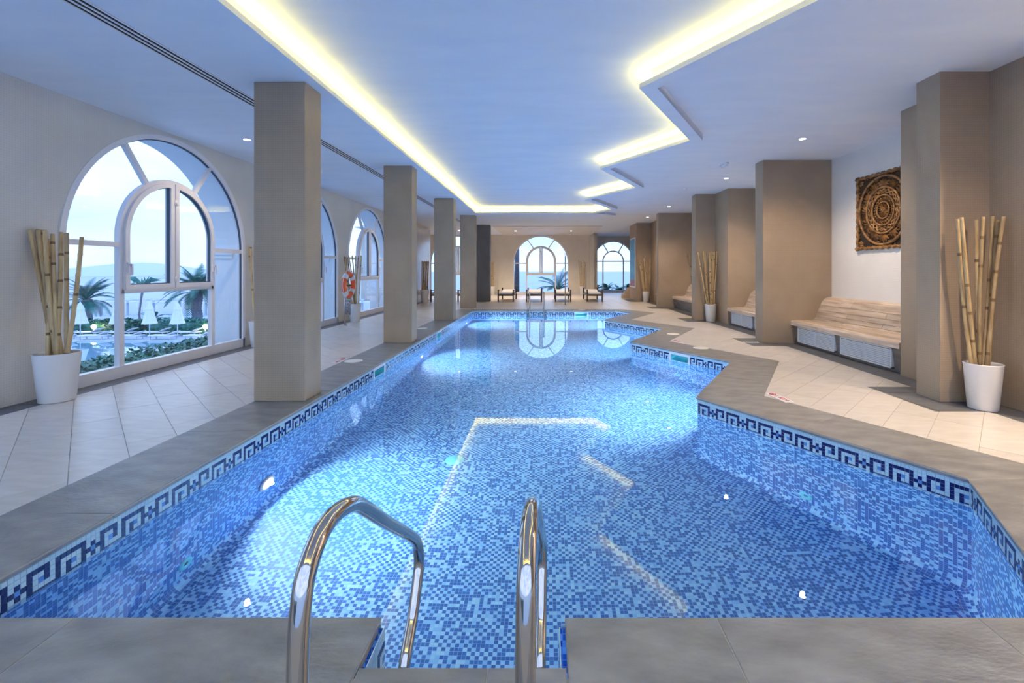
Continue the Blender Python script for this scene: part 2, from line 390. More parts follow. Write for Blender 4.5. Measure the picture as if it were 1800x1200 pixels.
def lay(region, origin, ang, w, l, stagger, box, gap=.004):
    """tiles w x l in a grid turned by ang, clipped to the region; returns lists of convex pieces"""
    ca, sa = math.cos(ang), math.sin(ang); out = []
    x0, x1, y0, y1 = box
    cs = [((x-origin[0])*ca+(y-origin[1])*sa, -(x-origin[0])*sa+(y-origin[1])*ca) for x in (x0, x1) for y in (y0, y1)]
    i0 = math.floor(min(c[0] for c in cs)/l)-1; i1 = math.ceil(max(c[0] for c in cs)/l)+1
    j0 = math.floor(min(c[1] for c in cs)/w)-1; j1 = math.ceil(max(c[1] for c in cs)/w)+1
    for j in range(j0, j1):
        for i in range(i0, i1):
            o = (j % 2)*stagger*l; a0 = i*l+o+gap/2; a1 = (i+1)*l+o-gap/2; b0 = j*w+gap/2; b1 = (j+1)*w-gap/2
            q = [(origin[0]+a*ca-b*sa, origin[1]+a*sa+b*ca) for a, b in ((a0, b0), (a1, b0), (a1, b1), (a0, b1))]
            mxx = max(p[0] for p in q); mnx = min(p[0] for p in q); mxy = max(p[1] for p in q); mny = min(p[1] for p in q)
            if mxx < x0 or mnx > x1 or mxy < y0 or mny > y1: continue
            pcs = []
            for t in region:
                if max(p[0] for p in t) < mnx or min(p[0] for p in t) > mxx or max(p[1] for p in t) < mny or min(p[1] for p in t) > mxy: continue
                c = q
                for k in range(3):
                    c = clip_half(c, t[k], t[(k+1) % 3])
                    if len(c) < 3: break
                if len(c) >= 3 and area2(c) > 2e-5: pcs.append(c)
            if pcs and sum(area2(c) for c in pcs) > .002: out.append(pcs)
    return out
def put_tiles(tiles, name, material, parent, ztop, zbot, limit):
    def cen(t):
        xs = [p[0] for c in t for p in c]; ys = [p[1] for c in t for p in c]; return sum(xs)/len(xs), sum(ys)/len(ys)
    def seen(c): return c[1] > 1.2 and abs(810*c[0]/c[1]+(-58 if c[0] < 0 else 58)*-1) < 1000
    tiles = sorted(tiles, key=lambda t: (not seen(cen(t)), cen(t)[0]**2+cen(t)[1]**2))
    rest = MB()
    for k, t in enumerate(tiles):
        dz = random.uniform(-.0006, .0006)
        if k < limit:
            mb = MB(); cx, cyy = cen(t)
            for c in t: mb.prism([(p[0]-cx, p[1]-cyy) for p in c], zbot, ztop+dz, bottom=False)
            o = mb.build(name, material, parent); o.location = (cx, cyy, 0)
        else:
            for c in t: rest.prism(c, zbot, ztop+dz, bottom=False)
    if rest.f: rest.build(name, material, parent, kind='stuff')
S45 = PI/4
tl = lay(left_deck, (-3.16, 3.05), 3*S45, .318, .636, .5, (-5.3, -3.1, 0, 22))
tf = lay(far_deck, (0, 20), 0, .636, .636, 0, (-8.6, 6, 15, 29))
tr_ = lay(right_deck, (3.0, 4.11), S45, .318, .636, 0, (2.2, 4.5, 0, 21))
put_tiles(tl+tr_+tf, 'floor_tile', M['deck'], floor, -.003, DECK, 300)
bl = tri_region([(XL, -1.2), (-5.25, -1.2), (-5.25, 21.9), (XL, 21.9)])
br = tri_region(BORD+[(4.09, 22.2)]+WALLR[-4::-1])
tb = lay(bl, (XL, 0), 0, .6, .27, 0, (-5.6, -5.2, 0, 22))+lay(br, (4.4, 0), 0, .48, .48, 0, (3.7, 5.6, 0, 22.3))
put_tiles(tb, 'border_tile', M['border'], floor, -.003, DECK, 150)

# ---- coping stones
coping = empty('pool_coping', kind='structure'); bed = MB()
def stone(poly, t=.03):
    cx = sum(p[0] for p in poly)/len(poly); cyy = sum(p[1] for p in poly)/len(poly)
    q = []; bed.prism(poly, -.012, -.003)
    for p in poly:
        d = Vector((cx-p[0], cyy-p[1])); d.normalize(); q.append((p[0]+d.x*.002-cx, p[1]+d.y*.002-cyy))
    o = MB().prism(q, -t, random.uniform(-.0005, .0005)).build('coping_stone', M['coping'], coping, bevel=.004); o.location = (cx, cyy, 0)
ys = [-1.2, 0, 1.28, 2.65, 4.0, 5.35, 6.68, 8.0, 9.35, 10.7, 12.0, 13.35, 14.7, 15.88]
for a, b in zip(ys[2:-1], ys[3:]): stone([(-3.11, a), (-2.48, max(a, 1.82)), (-2.48, b), (-3.11, b)] if a > 1.3 else [(-3.11, 1.18), (-2.48, 1.82), (-2.48, b), (-3.11, b)])
stone([(-3.11, 15.88), (-2.48, 15.86), (-1.7, 15.86), (-1.7, 16.53), (-3.11, 16.53)])
stone([(-1.7, 15.86), (-.62, 15.86), (-.62, 16.53), (-1.7, 16.53)])
stone([(-.62, 16.08), (.04, 16.08), (.04, 16.53), (-.62, 16.53)])
stone([(.04, 15.86), (1.3, 15.86), (1.3, 16.53), (.04, 16.53)])
stone([(1.3, 15.86), (2.385, 15.86), (2.75, 16.53), (1.3, 16.53)])
zi = POOL[6:15]; zo = [(2.75, 16.53)]+ZO
zi2 = [(p[0]-(.02 if k not in (0,) else 0), p[1]) for k, p in enumerate(zi)]
for k in range(len(zi2)-1):
    a, b, c, d = zi2[k], zi2[k+1], zo[k+1], zo[k]
    q = [a, b, c, d]
    if area2(q) < 0: q.reverse()
    if k == 0 or k == len(zi2)-2: stone(q); continue
    m = ((a[0]+b[0])/2, (a[1]+b[1])/2); dr = Vector((b[0]-a[0], b[1]-a[1])).normalized(); n = (m[0]-dr.y, m[1]+dr.x)
    for h in (clip_half(q, m, n), clip_half(q, n, m)):
        if len(h) > 2: stone(h)
for a, b in ((-1.89, -.66), ): stone([(a, 1.2), (b, 1.2), (b, 1.86), (a, 1.86)])
stone([(-3.11, 1.18), (-1.89, 1.18), (-1.89, 1.86), (-2.46, 1.86)])
stone([(-.655, 1.2), (-.2, 1.2), (-.2, 1.625), (-.655, 1.625)]); stone([(-.2, 1.2), (.075, 1.2), (.075, 1.625), (-.2, 1.625)])
stone([(.08, 1.2), (.69, 1.2), (.69, 1.86), (.08, 1.86)]); stone([(.69, 1.2), (1.74, 1.2), (1.74, 1.86), (.69, 1.86)])
stone([(1.74, 1.2), (2.6, 1.2), (2.86, 1.8), (2.12, 1.86), (1.74, 1.86)])
stone([(-3.11, .2), (-1.3, .2), (-1.3, 1.18), (-3.11, 1.18)]); stone([(-1.3, .2), (.5, .2), (.5, 1.195), (-1.3, 1.195)]); stone([(.5, .2), (2.6, .2), (2.6, 1.195), (.5, 1.195)])

bed.build('grout_bed', M['grout'], coping)
# ---- pool basin
basin = empty('pool_basin', kind='structure')
MB().prism(offset(POOL[::-1], .15)[::-1], FZ-.1, FZ).build('pool_floor', M['mosaic'], basin)
SKIM = {0: [(4.88, 5.34), (8.78, 9.24)], 5: [(.96, 1.42)], 10: [(1.02, 1.47)]}   # edge index -> spans measured from its start (skimmer openings)
CR = .10
KEY = {}
for c_, r_ in [(0, r) for r in range(5)]+[(c, 0) for c in (1, 2, 3)]+[(3, 1), (3, 2)]+[(c, 4) for c in range(1, 6)]+[(5, r) for r in range(4)]+[(c, 0) for c in range(6, 11)]+[(10, r) for r in range(1, 5)]+[(7, 2), (7, 3), (7, 4), (8, 4), (9, 4), (11, 2), (12, 1), (12, 3), (13, 2)]: KEY[(c_, r_)] = 1
for k in ((2, 2), (8, 2), (12, 2)): KEY[k] = 2
run = 0
skimmers = []
for ei in range(len(POOL)):
    p0 = Vector(POOL[ei]); p1 = Vector(POOL[(ei+1) % len(POOL)]); d = p1-p0; Ln = d.length; d.normalize(); n = Vector((d.y, -d.x))  # pool lies to the right
    spans = SKIM.get(ei, [])
    P = lambda u, z, o=0, p0=p0, d=d, n=n: (p0.x+d.x*u+n.x*o, p0.y+d.y*u+n.y*o, z)
    w = MB()
    # wall faces around skimmer holes
    us = [0]+[x for s in spans for x in s]+[Ln]
    zs = [-.03, -.19, FZ+CR]
    for a, b in zip(us[:-1], us[1:]):
        for za, zb in zip(zs[:-1], zs[1:]):
            if (a, b) in spans and za == -.03:
                continue
            w.face([P(a, zb), P(a, za), P(b, za), P(b, zb)], uv=[(a, zb), (a, za), (b, za), (b, zb)])
    prev = (0, FZ+CR, 0)
    for k in range(1, 7):
        a = PI/2*k/6; o = CR*(1-math.cos(a)); z = FZ+CR-CR*math.sin(a); arc = CR*a
        w.face([P(0, z, o), P(0, prev[1], prev[0]), P(Ln, prev[1], prev[0]), P(Ln, z, o)], uv=[(0, FZ+CR-arc), (0, FZ+CR-prev[2]), (Ln, FZ+CR-prev[2]), (Ln, FZ+CR-arc)], smooth=True)
        prev = (o, z, arc)
    w.build('pool_wall', M['mosaic_wall'], basin)
    if Ln < .5 and ei not in (2, 4, 14, 17, 15): pass
    bm = MB(); bk = MB(); nc = int(Ln/TP); off = (Ln-nc*TP)/2
    for a, b in zip(us[:-1], us[1:]):
        if (a, b) in spans: continue
        bk.face([P(a, -.235, .001), P(a, -.03, .001), P(b, -.03, .001), P(b, -.235, .001)])
    g = .0011
    for c in range(nc):
        ua = off+c*TP+g; ub = off+(c+1)*TP-g
        if any(ua < s[1]+.005 and ub > s[0]-.005 for s in spans): continue
        for r in range(-2, 6):
            kk = KEY.get(((run+c) % 14, r), 0); mi = {0: 0, 1: 1, 2: 2}[kk]
            if r == 5 and random.random() < .6: mi = 2
            zt = -.066-r*TP-g; zb = -.066-(r+1)*TP+g; o = .0045; i = len(bm.v)
            bm.v += [P(ua, zb, .001), P(ua, zt, .001), P(ub, zt, .001), P(ub, zb, .001), P(ua, zb, o), P(ua, zt, o), P(ub, zt, o), P(ub, zb, o)]
            for q in ((4,5,6,7),(0,1,5,4),(1,2,6,5),(2,3,7,6),(3,0,4,7)): bm.f.append(tuple(i+x for x in q)); bm.m.append(mi)
    run += nc
    bk.build('band_grout', M['t_grout'], basin)
    bm.build('mosaic_band', [M['t_white'], M['t_navy'], M['t_mid']], basin, kind='stuff')
    for s in spans: skimmers.append((P, s, d, n))
SKL = ['white pool skimmer with aqua mouth in left pool wall, nearer of the two', 'white pool skimmer with aqua mouth in left pool wall, farther of the two',
       'white pool skimmer opening in the far end wall right of the ladder', 'white pool skimmer with aqua mouth in right zigzag wall under grey coping']
for (P, s, d, n), lb in zip(skimmers, SKL):
    sk = empty('pool_skimmer', label=lb, category='skimmer', group='skimmers set in the tiled water line')
    a, b = s; f = MB(); zt, zb = -.035, -.235; wdt = .03
    def slab(u0, u1, z0, z1, o0, o1, mbx):
        i = len(mbx.v)
        mbx.v += [P(u0, z0, o0), P(u1, z0, o0), P(u1, z0, o1), P(u0, z0, o1), P(u0, z1, o0), P(u1, z1, o0), P(u1, z1, o1), P(u0, z1, o1)]
        for q in ((3,2,1,0),(4,5,6,7),(0,1,5,4),(1,2,6,5),(2,3,7,6),(3,0,4,7)): mbx.f.append(tuple(i+x for x in q)); mbx.m.append(0)
    slab(a-.012, a+wdt, zb, zt, -.002, .008, f); slab(b-wdt, b+.012, zb, zt, -.002, .008, f)
    slab(a+wdt, b-wdt, zb, zb+.03, -.002, .008, f); slab(a+wdt, b-wdt, zt-.04, zt, -.002, .008, f)
    f.build('frame', M['white'], sk)
    i_ = MB(); slab(a, b, zb, zt, -.22, -.20, i_); slab(a, a+.01, zb, zt, -.2, 0, i_); slab(b-.01, b, zb, zt, -.2, 0, i_); slab(a, b, zt-.01, zt, -.2, 0, i_); slab(a, b, zb, zb+.01, -.2, 0, i_)
    i_.build('throat', M['aqua'], sk)
MB().prism(offset(POOL[::-1], .001), WZ-.0005, WZ, bottom=False).build('pool_water', M['water'], kind='stuff')
bpy.data.objects['pool_water'].data.materials[0] = M['water']

# ------------------------------------------------------------------ walls
def arc(cx, cz, r, a0, a1, n=28): return [(cx+r*math.cos(math.radians(a0+(a1-a0)*k/n)), cz+r*math.sin(math.radians(a0+(a1-a0)*k/n))) for k in range(n+1)]
def archhole(cx, z0, sp, R): return [(cx-R, z0), (cx+R, z0)]+arc(cx, sp, R, 0, 180, 40)
LW = [3.03, 6.855, 10.67, 14.5]; R = 1.61; SPR = 1.73
fL = lambda u, v, w: (XL-w, u, v)
wl = MB()
wl.prism([(-1.2, 0), (21.8, 0), (21.8, 3.6), (-1.2, 3.6)], 0, .6, holes=[archhole(c, .0, SPR, R) for c in LW], f=lambda u, v, w: (XL-w, u, v), mi=0, side_mi=0, hole_mi=1)
for i, p in enumerate(wl.f):
    if all(abs(wl.v[k][0]-(XL-.6)) < 1e-6 for k in p): wl.m[i] = 1
wl.f = [q[::-1] for q in wl.f]
wl.build('wall_left', [M['wall_left'], M['exterior']], kind='structure')
# small capitals on the outer reveals
for c in LW[1:3]:
    MB().box(XL-.66, XL-.2, c+R-.05, c+R+.12, SPR-.05, SPR+.02).box(XL-.63, XL-.22, c+R-.03, c+R+.12, SPR-.12, SPR-.05).build('trim_1', M['exterior'], kind='structure')
MB().box(XL-3, XL-.6, 21.8, 22.3, 0, 3.6).box(XL-.6, XL+.0, 21.8, 22.1, 0, 3.6).build('wall_left_return', M['wall_left'], kind='structure')
MB().box(-8.9, -8.5, 22.3, 26.4, 0, 3.6).build('wall_left_far', M['wall_left'], kind='structure')
MB().box(XL, XL+.09, 18.4, 21.8, 0, CEIL-.12).build('wall_left_panel', mat('streaked_marble_panel', (.6, .6, .65), .15, build=noise_col((.44, .43, .46), (.62, .62, .66), 3, 5, (1, 9, .6), .3, .7)), kind='structure')
wf = MB()
FR = 1.6; FS = 1.785; FC = [-4.99, -.228]
wf.prism([(-8.9, 0), (3.0, 0), (3.0, 3.6), (-8.9, 3.6)], YF, YF+.35, holes=[archhole(c, .0, FS, FR) for c in FC], f=lambda u, v, w: (u, w, v), hole_mi=1)
wf.f = [q[::-1] for q in wf.f]
wf.build('wall_far', [M['wall_left'], M['exterior']], kind='structure')  # paler finish than the piers, lamplight carried in the colour
MB().box(2.55, 2.8, YF-.25, YF, 0, CEIL).build('trim_2', M['wall_left'], kind='structure')
MB().box(-3.3, -3.1, YF-.25, YF, 0, CEIL).build('trim_3', M['wall_left'], kind='structure')
wr2 = MB().prism([(2.8, 0), (6.9, 0), (6.9, 3.8), (2.8, 3.8)], 28.9, 29.2, holes=[archhole(4.28, .0, 1.95, 1.28)], f=lambda u, v, w: (u, w, v), hole_mi=1)
wr2.f = [q[::-1] for q in wr2.f]
wr2.build('wall_far_right', [M['wall_left'], M['exterior']], kind='structure')
MB().box(2.8, 3.0, YF+.35, 28.9, 0, 3.8).build('wall_far_return', M['wall_left'], kind='structure')
# right wall with its piers and niches: one solid
wr = MB().prism(WALLR+[(6.9, 28.9), (6.9, -1.2)], 0, 3.7, mi=0, side_mi=0)
for i, p in enumerate(wr.f):
    xs = [wr.v[k][0] for k in p]; ysv = [wr.v[k][1] for k in p]
    if all(abs(x-5.5) < 1e-6 for x in xs) and len(p) == 4 and max(ysv) < 12: wr.m[i] = 1
wr.build('wall_right', [M['wall'], M['wall_white']], kind='structure')

# columns along the pool
COLS = [4.92, 8.87, 12.9, 16.87]
for y in COLS: MB().box(-3.11, -2.56, y, y+.35, 0, CEIL).build('column', M['wall'], kind='structure', bevel=.008)
MB().box(-3.06, -2.45, 20.5, 20.9, 0, CEIL).build('column', M['wall_dark'], kind='structure', bevel=.008)

# ------------------------------------------------------------------ ceiling with light cove
YC = [3.10, 5.10, 7.15, 9.15, 11.25, 13.15, 15.27]
lip = [(-2.44, -1.0), (2.23, -1.0), (1.07, 1.07), (2.23, 3.10), (1.05, 5.10), (2.25, 7.15), (1.10, 9.17), (2.22, 11.25), (1.12, 13.15), (2.21, 15.27), (1.70, 16.2), (-2.44, 16.2)]
stp = offset(lip, .17)
zig = [p for p in stp[1:-1]]
ceil = MB()
low = [(XL-.5, -1.2)]+[(2.4, -1.2)]+zig+[(2.62, 17.0), (2.62, 20.9), (2.62, 26.5), (-9, 26.5), (-9, 21.8), (XL-.5, 21.8)]
ceil.prism(low, CEIL, CEIL+.05, holes=[lip])
ceil.build('ceiling', M['ceiling'], kind='structure')
hi = [(7, -1.2), (7, 29.2), (2.62, 29.2), (2.62, 17.0)]+zig[::-1]+[(2.4, -1.2)]
MB().prism(hi, CEILR, CEILR+.1).build('ceiling_right', M['ceiling'], kind='structure')
st = MB()
line = [(2.4, -1.2)]+zig+[(2.62, 17.0), (2.62, 29.0)]
for a, b in zip(line[:-1], line[1:]): st.face([(a[0], a[1], CEIL+.001), (b[0], b[1], CEIL+.001), (b[0], b[1], CEILR+.02), (a[0], a[1], CEILR+.02)])
st.build('trim_4', M['ceiling'], kind='structure')
MB().box(-2.4, 2.62, 21.0, 26.4, CEIL-.03, CEIL).build('trim_5', mat('brushed_ceiling_panel', (.7, .7, .74), .5, build=noise_col((.62, .60, .63), (.80, .79, .80), 2, 6, (.7, 9, 1), .3, .7)), kind='structure')
cw = offset(lip, .12)
cv = MB(); n_ = len(cw)
for i in range(n_):
    a = cw[i]; b = cw[(i+1) % n_]; cv.face([(a[0], a[1], CEIL+.05), (b[0], b[1], CEIL+.05), (b[0], b[1], 3.63), (a[0], a[1], 3.63)])
cv.build('trim_6', M['lip'], kind='structure')
MB().prism(offset(lip, .125), 3.62, 3.70).build('ceiling_upper', M['ceiling'], kind='structure')
# lip edging
le = MB(); lo = offset(lip, -.004)
for i in range(n_):
    a = lo[i]; b = lo[(i+1) % n_]; c = lip[i]; d = lip[(i+1) % n_]
    le.face([(a[0], a[1], CEIL-.002), (b[0], b[1], CEIL-.002), (b[0], b[1], CEIL+.052), (a[0], a[1], CEIL+.052)])
    le.face([(c[0], c[1], CEIL-.002), (d[0], d[1], CEIL-.002), (b[0], b[1], CEIL-.002), (a[0], a[1], CEIL-.002)])
le.build('trim_7', M['lip'], kind='structure')
# LED strip lying on the cove shelf
led = MB(); q0 = offset(lip, .045); q1 = offset(lip, .075)
for i in range(n_):
    j = (i+1) % n_
    led.face([(*q0[i], CEIL+.062), (*q0[j], CEIL+.062), (*q1[j], CEIL+.062), (*q1[i], CEIL+.062)][::-1] if False else [(*q1[i], CEIL+.062), (*q1[j], CEIL+.062), (*q0[j], CEIL+.062), (*q0[i], CEIL+.062)])
o = led.build('led_strip', M['led'], label='warm glowing light strip hidden in the zigzag ceiling cove above the pool', category='light strip')

# linear air slot
vt = empty('ceiling_vent', label='long narrow slotted air vent in ceiling beside the left columns', category='vent')
MB().box(-3.60, -3.42, .5, 20.5, CEIL-.001, CEIL-.0005).build('backing', M['black'], vt)
for x in (-3.60, -3.546, -3.491, -3.436): MB().box(x, x+.022, .5, 20.5, CEIL-.006, CEIL-.001).build('slat', M['frame'], vt)

# ------------------------------------------------------------------ windows
def polyface(mb, pts, d, flip=False):
    T = tessellate_polygon([[Vector((p[0], p[1], 0)) for p in pts]]); b = len(mb.v); mb.v += [(p[0], d, p[1]) for p in pts]
    for t in T: mb.f.append(tuple(b+k for k in t)); mb.m.append(0)
def ring(mb, outer, inner, d0, d1):
    """band between two open polylines of equal length, in the u-z plane, depth d0..d1"""
    n = len(outer); b = len(mb.v)
    for o, i in zip(outer, inner): mb.v += [(o[0], d0, o[1]), (i[0], d0, i[1]), (i[0], d1, i[1]), (o[0], d1, o[1])]
    for k in range(n-1):
        A = b+4*k; B = A+4
        for x, y in ((0, 1), (1, 2), (2, 3), (3, 0)): mb.f.append((A+x, A+y, B+y, B+x)); mb.m.append(0)
    mb.f.append((b, b+3, b+2, b+1)); mb.m.append(0); e_ = b+4*(n-1); mb.f.append((e_, e_+1, e_+2, e_+3)); mb.m.append(0)
def arch_window(name, loc, rz, R, S, half=.83, stilt=.13, bar=1.12, door=False):
    """local frame: x along the wall, y from the room outwards, z up. front of frame at y=0"""
    w = empty(name, loc, rz, kind='structure')
    def loopu(r): return [(r, .0)]+[(p[0], p[1]) for p in arc(0, S, r, 0, 180, 40)]+[(-r, .0)]
    f = MB(); ring(f, loopu(R+.012), loopu(R-.055), -.03, .07); f.box(-R, R, -.03, .07, 0, .15); f.build('frame', M['frame'], w)
    g = MB(); ring(g, loopu(R-.055), loopu(R-.068), .0, .03); g.build('gasket', M['gasket'], w)
    h = half; cz = S+stilt
    # mullions
    for s in (-1, 1): MB().box(s*h-.035, s*h+.035, -.01, .06, .15, cz if not door else S).build('mullion', M['frame'], w)
    for s in (-1, 1):
        a, b = sorted((s*(h+.03), s*(R-.04))); MB().box(a, b, -.005, .055, S-.03, S+.035).build('transom', M['frame'], w)
    if door: MB().box(-h, h, -.005, .055, S-.03, S+.035).build('transom', M['frame'], w)
    ar = MB(); ring(ar, arc(0, cz if not door else S, h+.035, 0, 180, 30), arc(0, cz if not door else S, h-.035, 0, 180, 30), -.01, .06); ar.build('inner_arch', M['frame'], w)
    cc = cz if not door else S
    ub = []
    for deg in (60, 120):
        c_, s_ = math.cos(math.radians(deg)), math.sin(math.radians(deg))
        k = (R-.02)
        # start on the inner arch, end on the outer one
        p = ((h+.02)*c_, cc+(h+.02)*s_); q = (k*c_, S+k*s_)
        MB().bar((p[0], .025, p[1]), (q[0], .025, q[1]), .06, .06, up=(0, 1, 0)).build('radial_bar', M['frame'], w); ub.append((p, q))
    # panes
    D = .03; r_ = R-.05
    def pane(pts):
        m_ = MB(); polyface(m_, pts, D); m_.build('pane', M['glass'], w)
    for s in (-1, 1):
        pane([(s*r_, .14), (s*h, .14), (s*h, S), (s*r_, S)])
    lo_a = arc(0, S, r_, 180, 120, 16); li_a = arc(0, cc, h, 120, 180, 12)
    pane(lo_a+li_a+[(-h, S)])
    pane([(-p[0], p[1]) for p in (lo_a+li_a+[(-h, S)])])
    pane(arc(0, S, r_, 120, 60, 16)+arc(0, cc, h, 60, 120, 12))
    if door:
        pane([(-h, .14), (h, .14), (h, S), (-h, S)]); pane(arc(0, S, h, 0, 180, 20))
        return w
    pane([(-h, .14), (h, .14), (h, bar), (-h, bar)])
    MB().box(-h, h, -.01, .06, bar-.03, bar+.035).build('transom', M['frame'], w)
    # two sashes
    for s in (-1, 1):
        x0 = .012; x1 = h-.02; zb = bar+.02; sf = MB(); rr = h-.015; t = .065
        out = [(x0, zb), (x1, zb)]+[p for p in arc(0, cc, rr, 0, 88, 20)]+[(x0, cc+rr)]
        inn = [(x0+t, zb+t), (x1-t, zb+t)]+[p for p in arc(0, cc, rr-t, 0, 84, 20)]+[(x0+t, cc+math.sqrt((rr-t)**2-(x0+t)**2))]
        out.append(out[0]); inn.append(inn[0])
        out = [(s*p[0], p[1]) for p in out]; inn = [(s*p[0], p[1]) for p in inn]
        ring(sf, out, inn, -.045, .05); so = sf.build('sash', M['frame'], w)
        g2 = MB(); inn2 = [(s*(x0+t+.012), zb+t+.012), (s*(x1-t-.012), zb+t+.012)]+[(s*p[0], p[1]) for p in arc(0, cc, rr-t-.012, 0, 83, 20)]+[(s*(x0+t+.012), cc+math.sqrt((rr-t-.012)**2-(x0+t+.012)**2))]
        inn2.append(inn2[0]); ring(g2, inn, inn2, -.02, .02); g2.build('gasket', M['gasket'], so)
        pp = MB(); polyface(pp, inn[:-1], 0); pp.build('pane', M['glass'], so)
        hx = s*(x1-.03); MB().box(hx-.015, hx+.015, -.06, -.045, bar+.25, bar+.38).box(hx-.012, hx+.012, -.10, -.06, bar+.33, bar+.36).box(hx-.012, hx+.012, -.105, -.085, bar+.21, bar+.36).build('handle', M['frame'], so)
        for zz in (bar+.10, cc+.5): MB().tube([(s*.012, -.05, zz), (s*.012, -.05, zz+.08)], .012, 8).build('hinge', M['frame'], so)
    return w
for k, c in enumerate(LW): arch_window('window_%d' % (k+1), (XL-.02, c, 0), PI/2, R, SPR)
for k, c in enumerate(FC): arch_window('window_%d' % (k+5), (c, YF+.02, 0), 0, FR, FS, bar=1.14)
arch_window('window_7', (4.28, 28.92, 0), 0, 1.28, 1.95, half=.64, stilt=0, door=True)

# ------------------------------------------------------------------ benches
def bench(y0, y1, grilles, label, base='wood_grey'):
    b = empty('built_in_bench', ((4.72+5.5)/2, (y0+y1)/2, 0), label=label, category='bench', group='wood-clad benches in the right-hand niches')
    ox, oy = (4.72+5.5)/2, (y0+y1)/2
    m_ = MB(); m_.prism([(4.80, 0), (5.49, 0), (5.49, .84), (5.40, .84), (5.33, .80), (5.20, .48), (5.12, .39), (4.76, .37)], y0+.002-oy, y1-.002-oy, f=lambda u, v, w: (u-ox, w, v)); m_.build('base', M[base], b)
    prof = [(4.712, .345), (4.712, .418), (4.728, .436), (4.84, .442), (4.95, .440), (5.06, .438), (5.14, .450), (5.185, .490), (5.215, .56), (5.245, .64), (5.28, .73), (5.315, .80), (5.36, .855), (5.42, .880), (5.50, .885)]
    groups = [(0, 2), (2, 3), (3, 4), (4, 5), (5, 7), (7, 8), (8, 9), (9, 10), (10, 12), (12, 13), (13, 14)]
    for gi, (a, c) in enumerate(groups):
        pts = prof[a:c+1]
        cut = y0+(y1-y0)*(.36 if gi % 2 else .68) if (y1-y0) > 1.6 else None
        for (s0, s1) in (((y0, cut), (cut, y1)) if cut else ((y0, y1),)):
            pk = MB()
            # thickness inwards
            for k in range(len(pts)-1):
                p = Vector(pts[k]); q = Vector(pts[k+1]); d = (q-p).normalized(); nn = Vector((d.y, -d.x)) * .022
                if k == 0: p = p+d*.003
                if k == len(pts)-2: q = q-d*.003
                P4 = [(p.x, p.y), (q.x, q.y), (q.x+nn.x, q.y+nn.y), (p.x+nn.x, p.y+nn.y)]
                pk.prism(P4, s0+.003, s1-.003, f=lambda u, v, w: (u-ox, w-oy, v))
            pk.build('plank', M['wood'], b)
    for (ga, gb) in grilles:
        # front of base leans: x from 4.80 at floor to 4.765 at z=.37
        fx = 4.775; g = MB(); z0, z1 = .05, .335
        gr = empty('grille'); gr.parent = b
        def B(x0, x1, ya, yb, za, zb, mbx): mbx.box(x0-ox, x1-ox, ya-oy, yb-oy, za, zb)
        for (ya, yb, za, zb) in ((ga, gb, z0, z0+.02), (ga, gb, z1-.02, z1), (ga, ga+.02, z0, z1), (gb-.02, gb, z0, z1), ((ga+gb)/2-.012, (ga+gb)/2+.012, z0, z1)):
            B(fx-.022, fx+.03, ya, yb, za, zb, g)
        g.build('grille_frame', M['white_metal'], gr)
        bk = MB(); B(fx-.004, fx+.0, ga+.02, gb-.02, z0+.02, z1-.02, bk); bk.build('grille_back', M['black'], gr)
        k = 0; z = z0+.028
        while z < z1-.03:
            s_ = MB(); s_.v = []; 
            s_.prism([(fx-.020, z+.004), (fx-.020, z), (fx-.006, z+.016), (fx-.006, z+.020)], ga+.02, gb-.02, f=lambda u, v, w: (u-ox, w-oy, v)); s_.build('slat', M['white_metal'], gr); z += .026; k += 1
    return b
bench(6.132, 8.838, [(6.32, 7.43), (7.57, 8.68)], 'wood-clad bench with two white grilles under the carved wall panel')
bench(9.162, 11.918, [(9.35, 10.45), (10.58, 11.74)], 'wood-clad bench with white grille in second niche, behind the wide tan pier')
bench(14.102, 17.048, [], 'wood-clad bench without grille in the third niche, beyond the potted bamboo pier')
bench(17.372, 19.598, [], 'farthest wood-clad bench, a sliver showing beyond the distant tan pier')

# ------------------------------------------------------------------ carved panel (faces -X)
cp = empty('carved_panel', (5.5, 7.45, 2.37), -PI/2, label='square carved dark wood medallion panel hanging on white niche wall', category='carving')
# local: x along wall, y depth (negative = towards the room), z up
Hh = .635
MB().box(-Hh+.02, Hh-.02, -.014, -.002, -Hh+.02, Hh-.02).build('backing', M['carve_back'], cp)
for k in range(4):
    a = k*PI/2; ca, sa = math.cos(a), math.sin(a); fr = MB(); pts = []; n = 44
    for i in range(n+1):
        t = -Hh+2*Hh*i/n; o = Hh-.035+.008*math.sin(i*1.45); pts.append((t*ca-o*sa, -.034, t*sa+o*ca))
    fr.tube(pts, [.028+.004*math.sin(i*1.45+1) for i in range(n+1)], 8); fr.build('frame_rail', M['carve'], cp)
def flat_ring(r, w, y, th, name='ring', wav=0, nw=0):
    m_ = MB(); n = 96; path = []
    for i in range(n+1):
        a = 2*PI*i/n; rr = r+wav*math.sin(nw*a); path.append((rr*math.cos(a), y, rr*math.sin(a)))
    m_.tube(path, w/2, 8); return m_.build(name, M['carve'], cp)
for r, w in ((.555, .042), (.372, .036), (.245, .032), (.135, .026)): flat_ring(r, w, -.036, .03)
flat_ring(.325, .030, -.032, .03, 'wavy_ring', .018, 22); flat_ring(.285, .024, -.028, .03, 'wavy_ring', .014, 18)
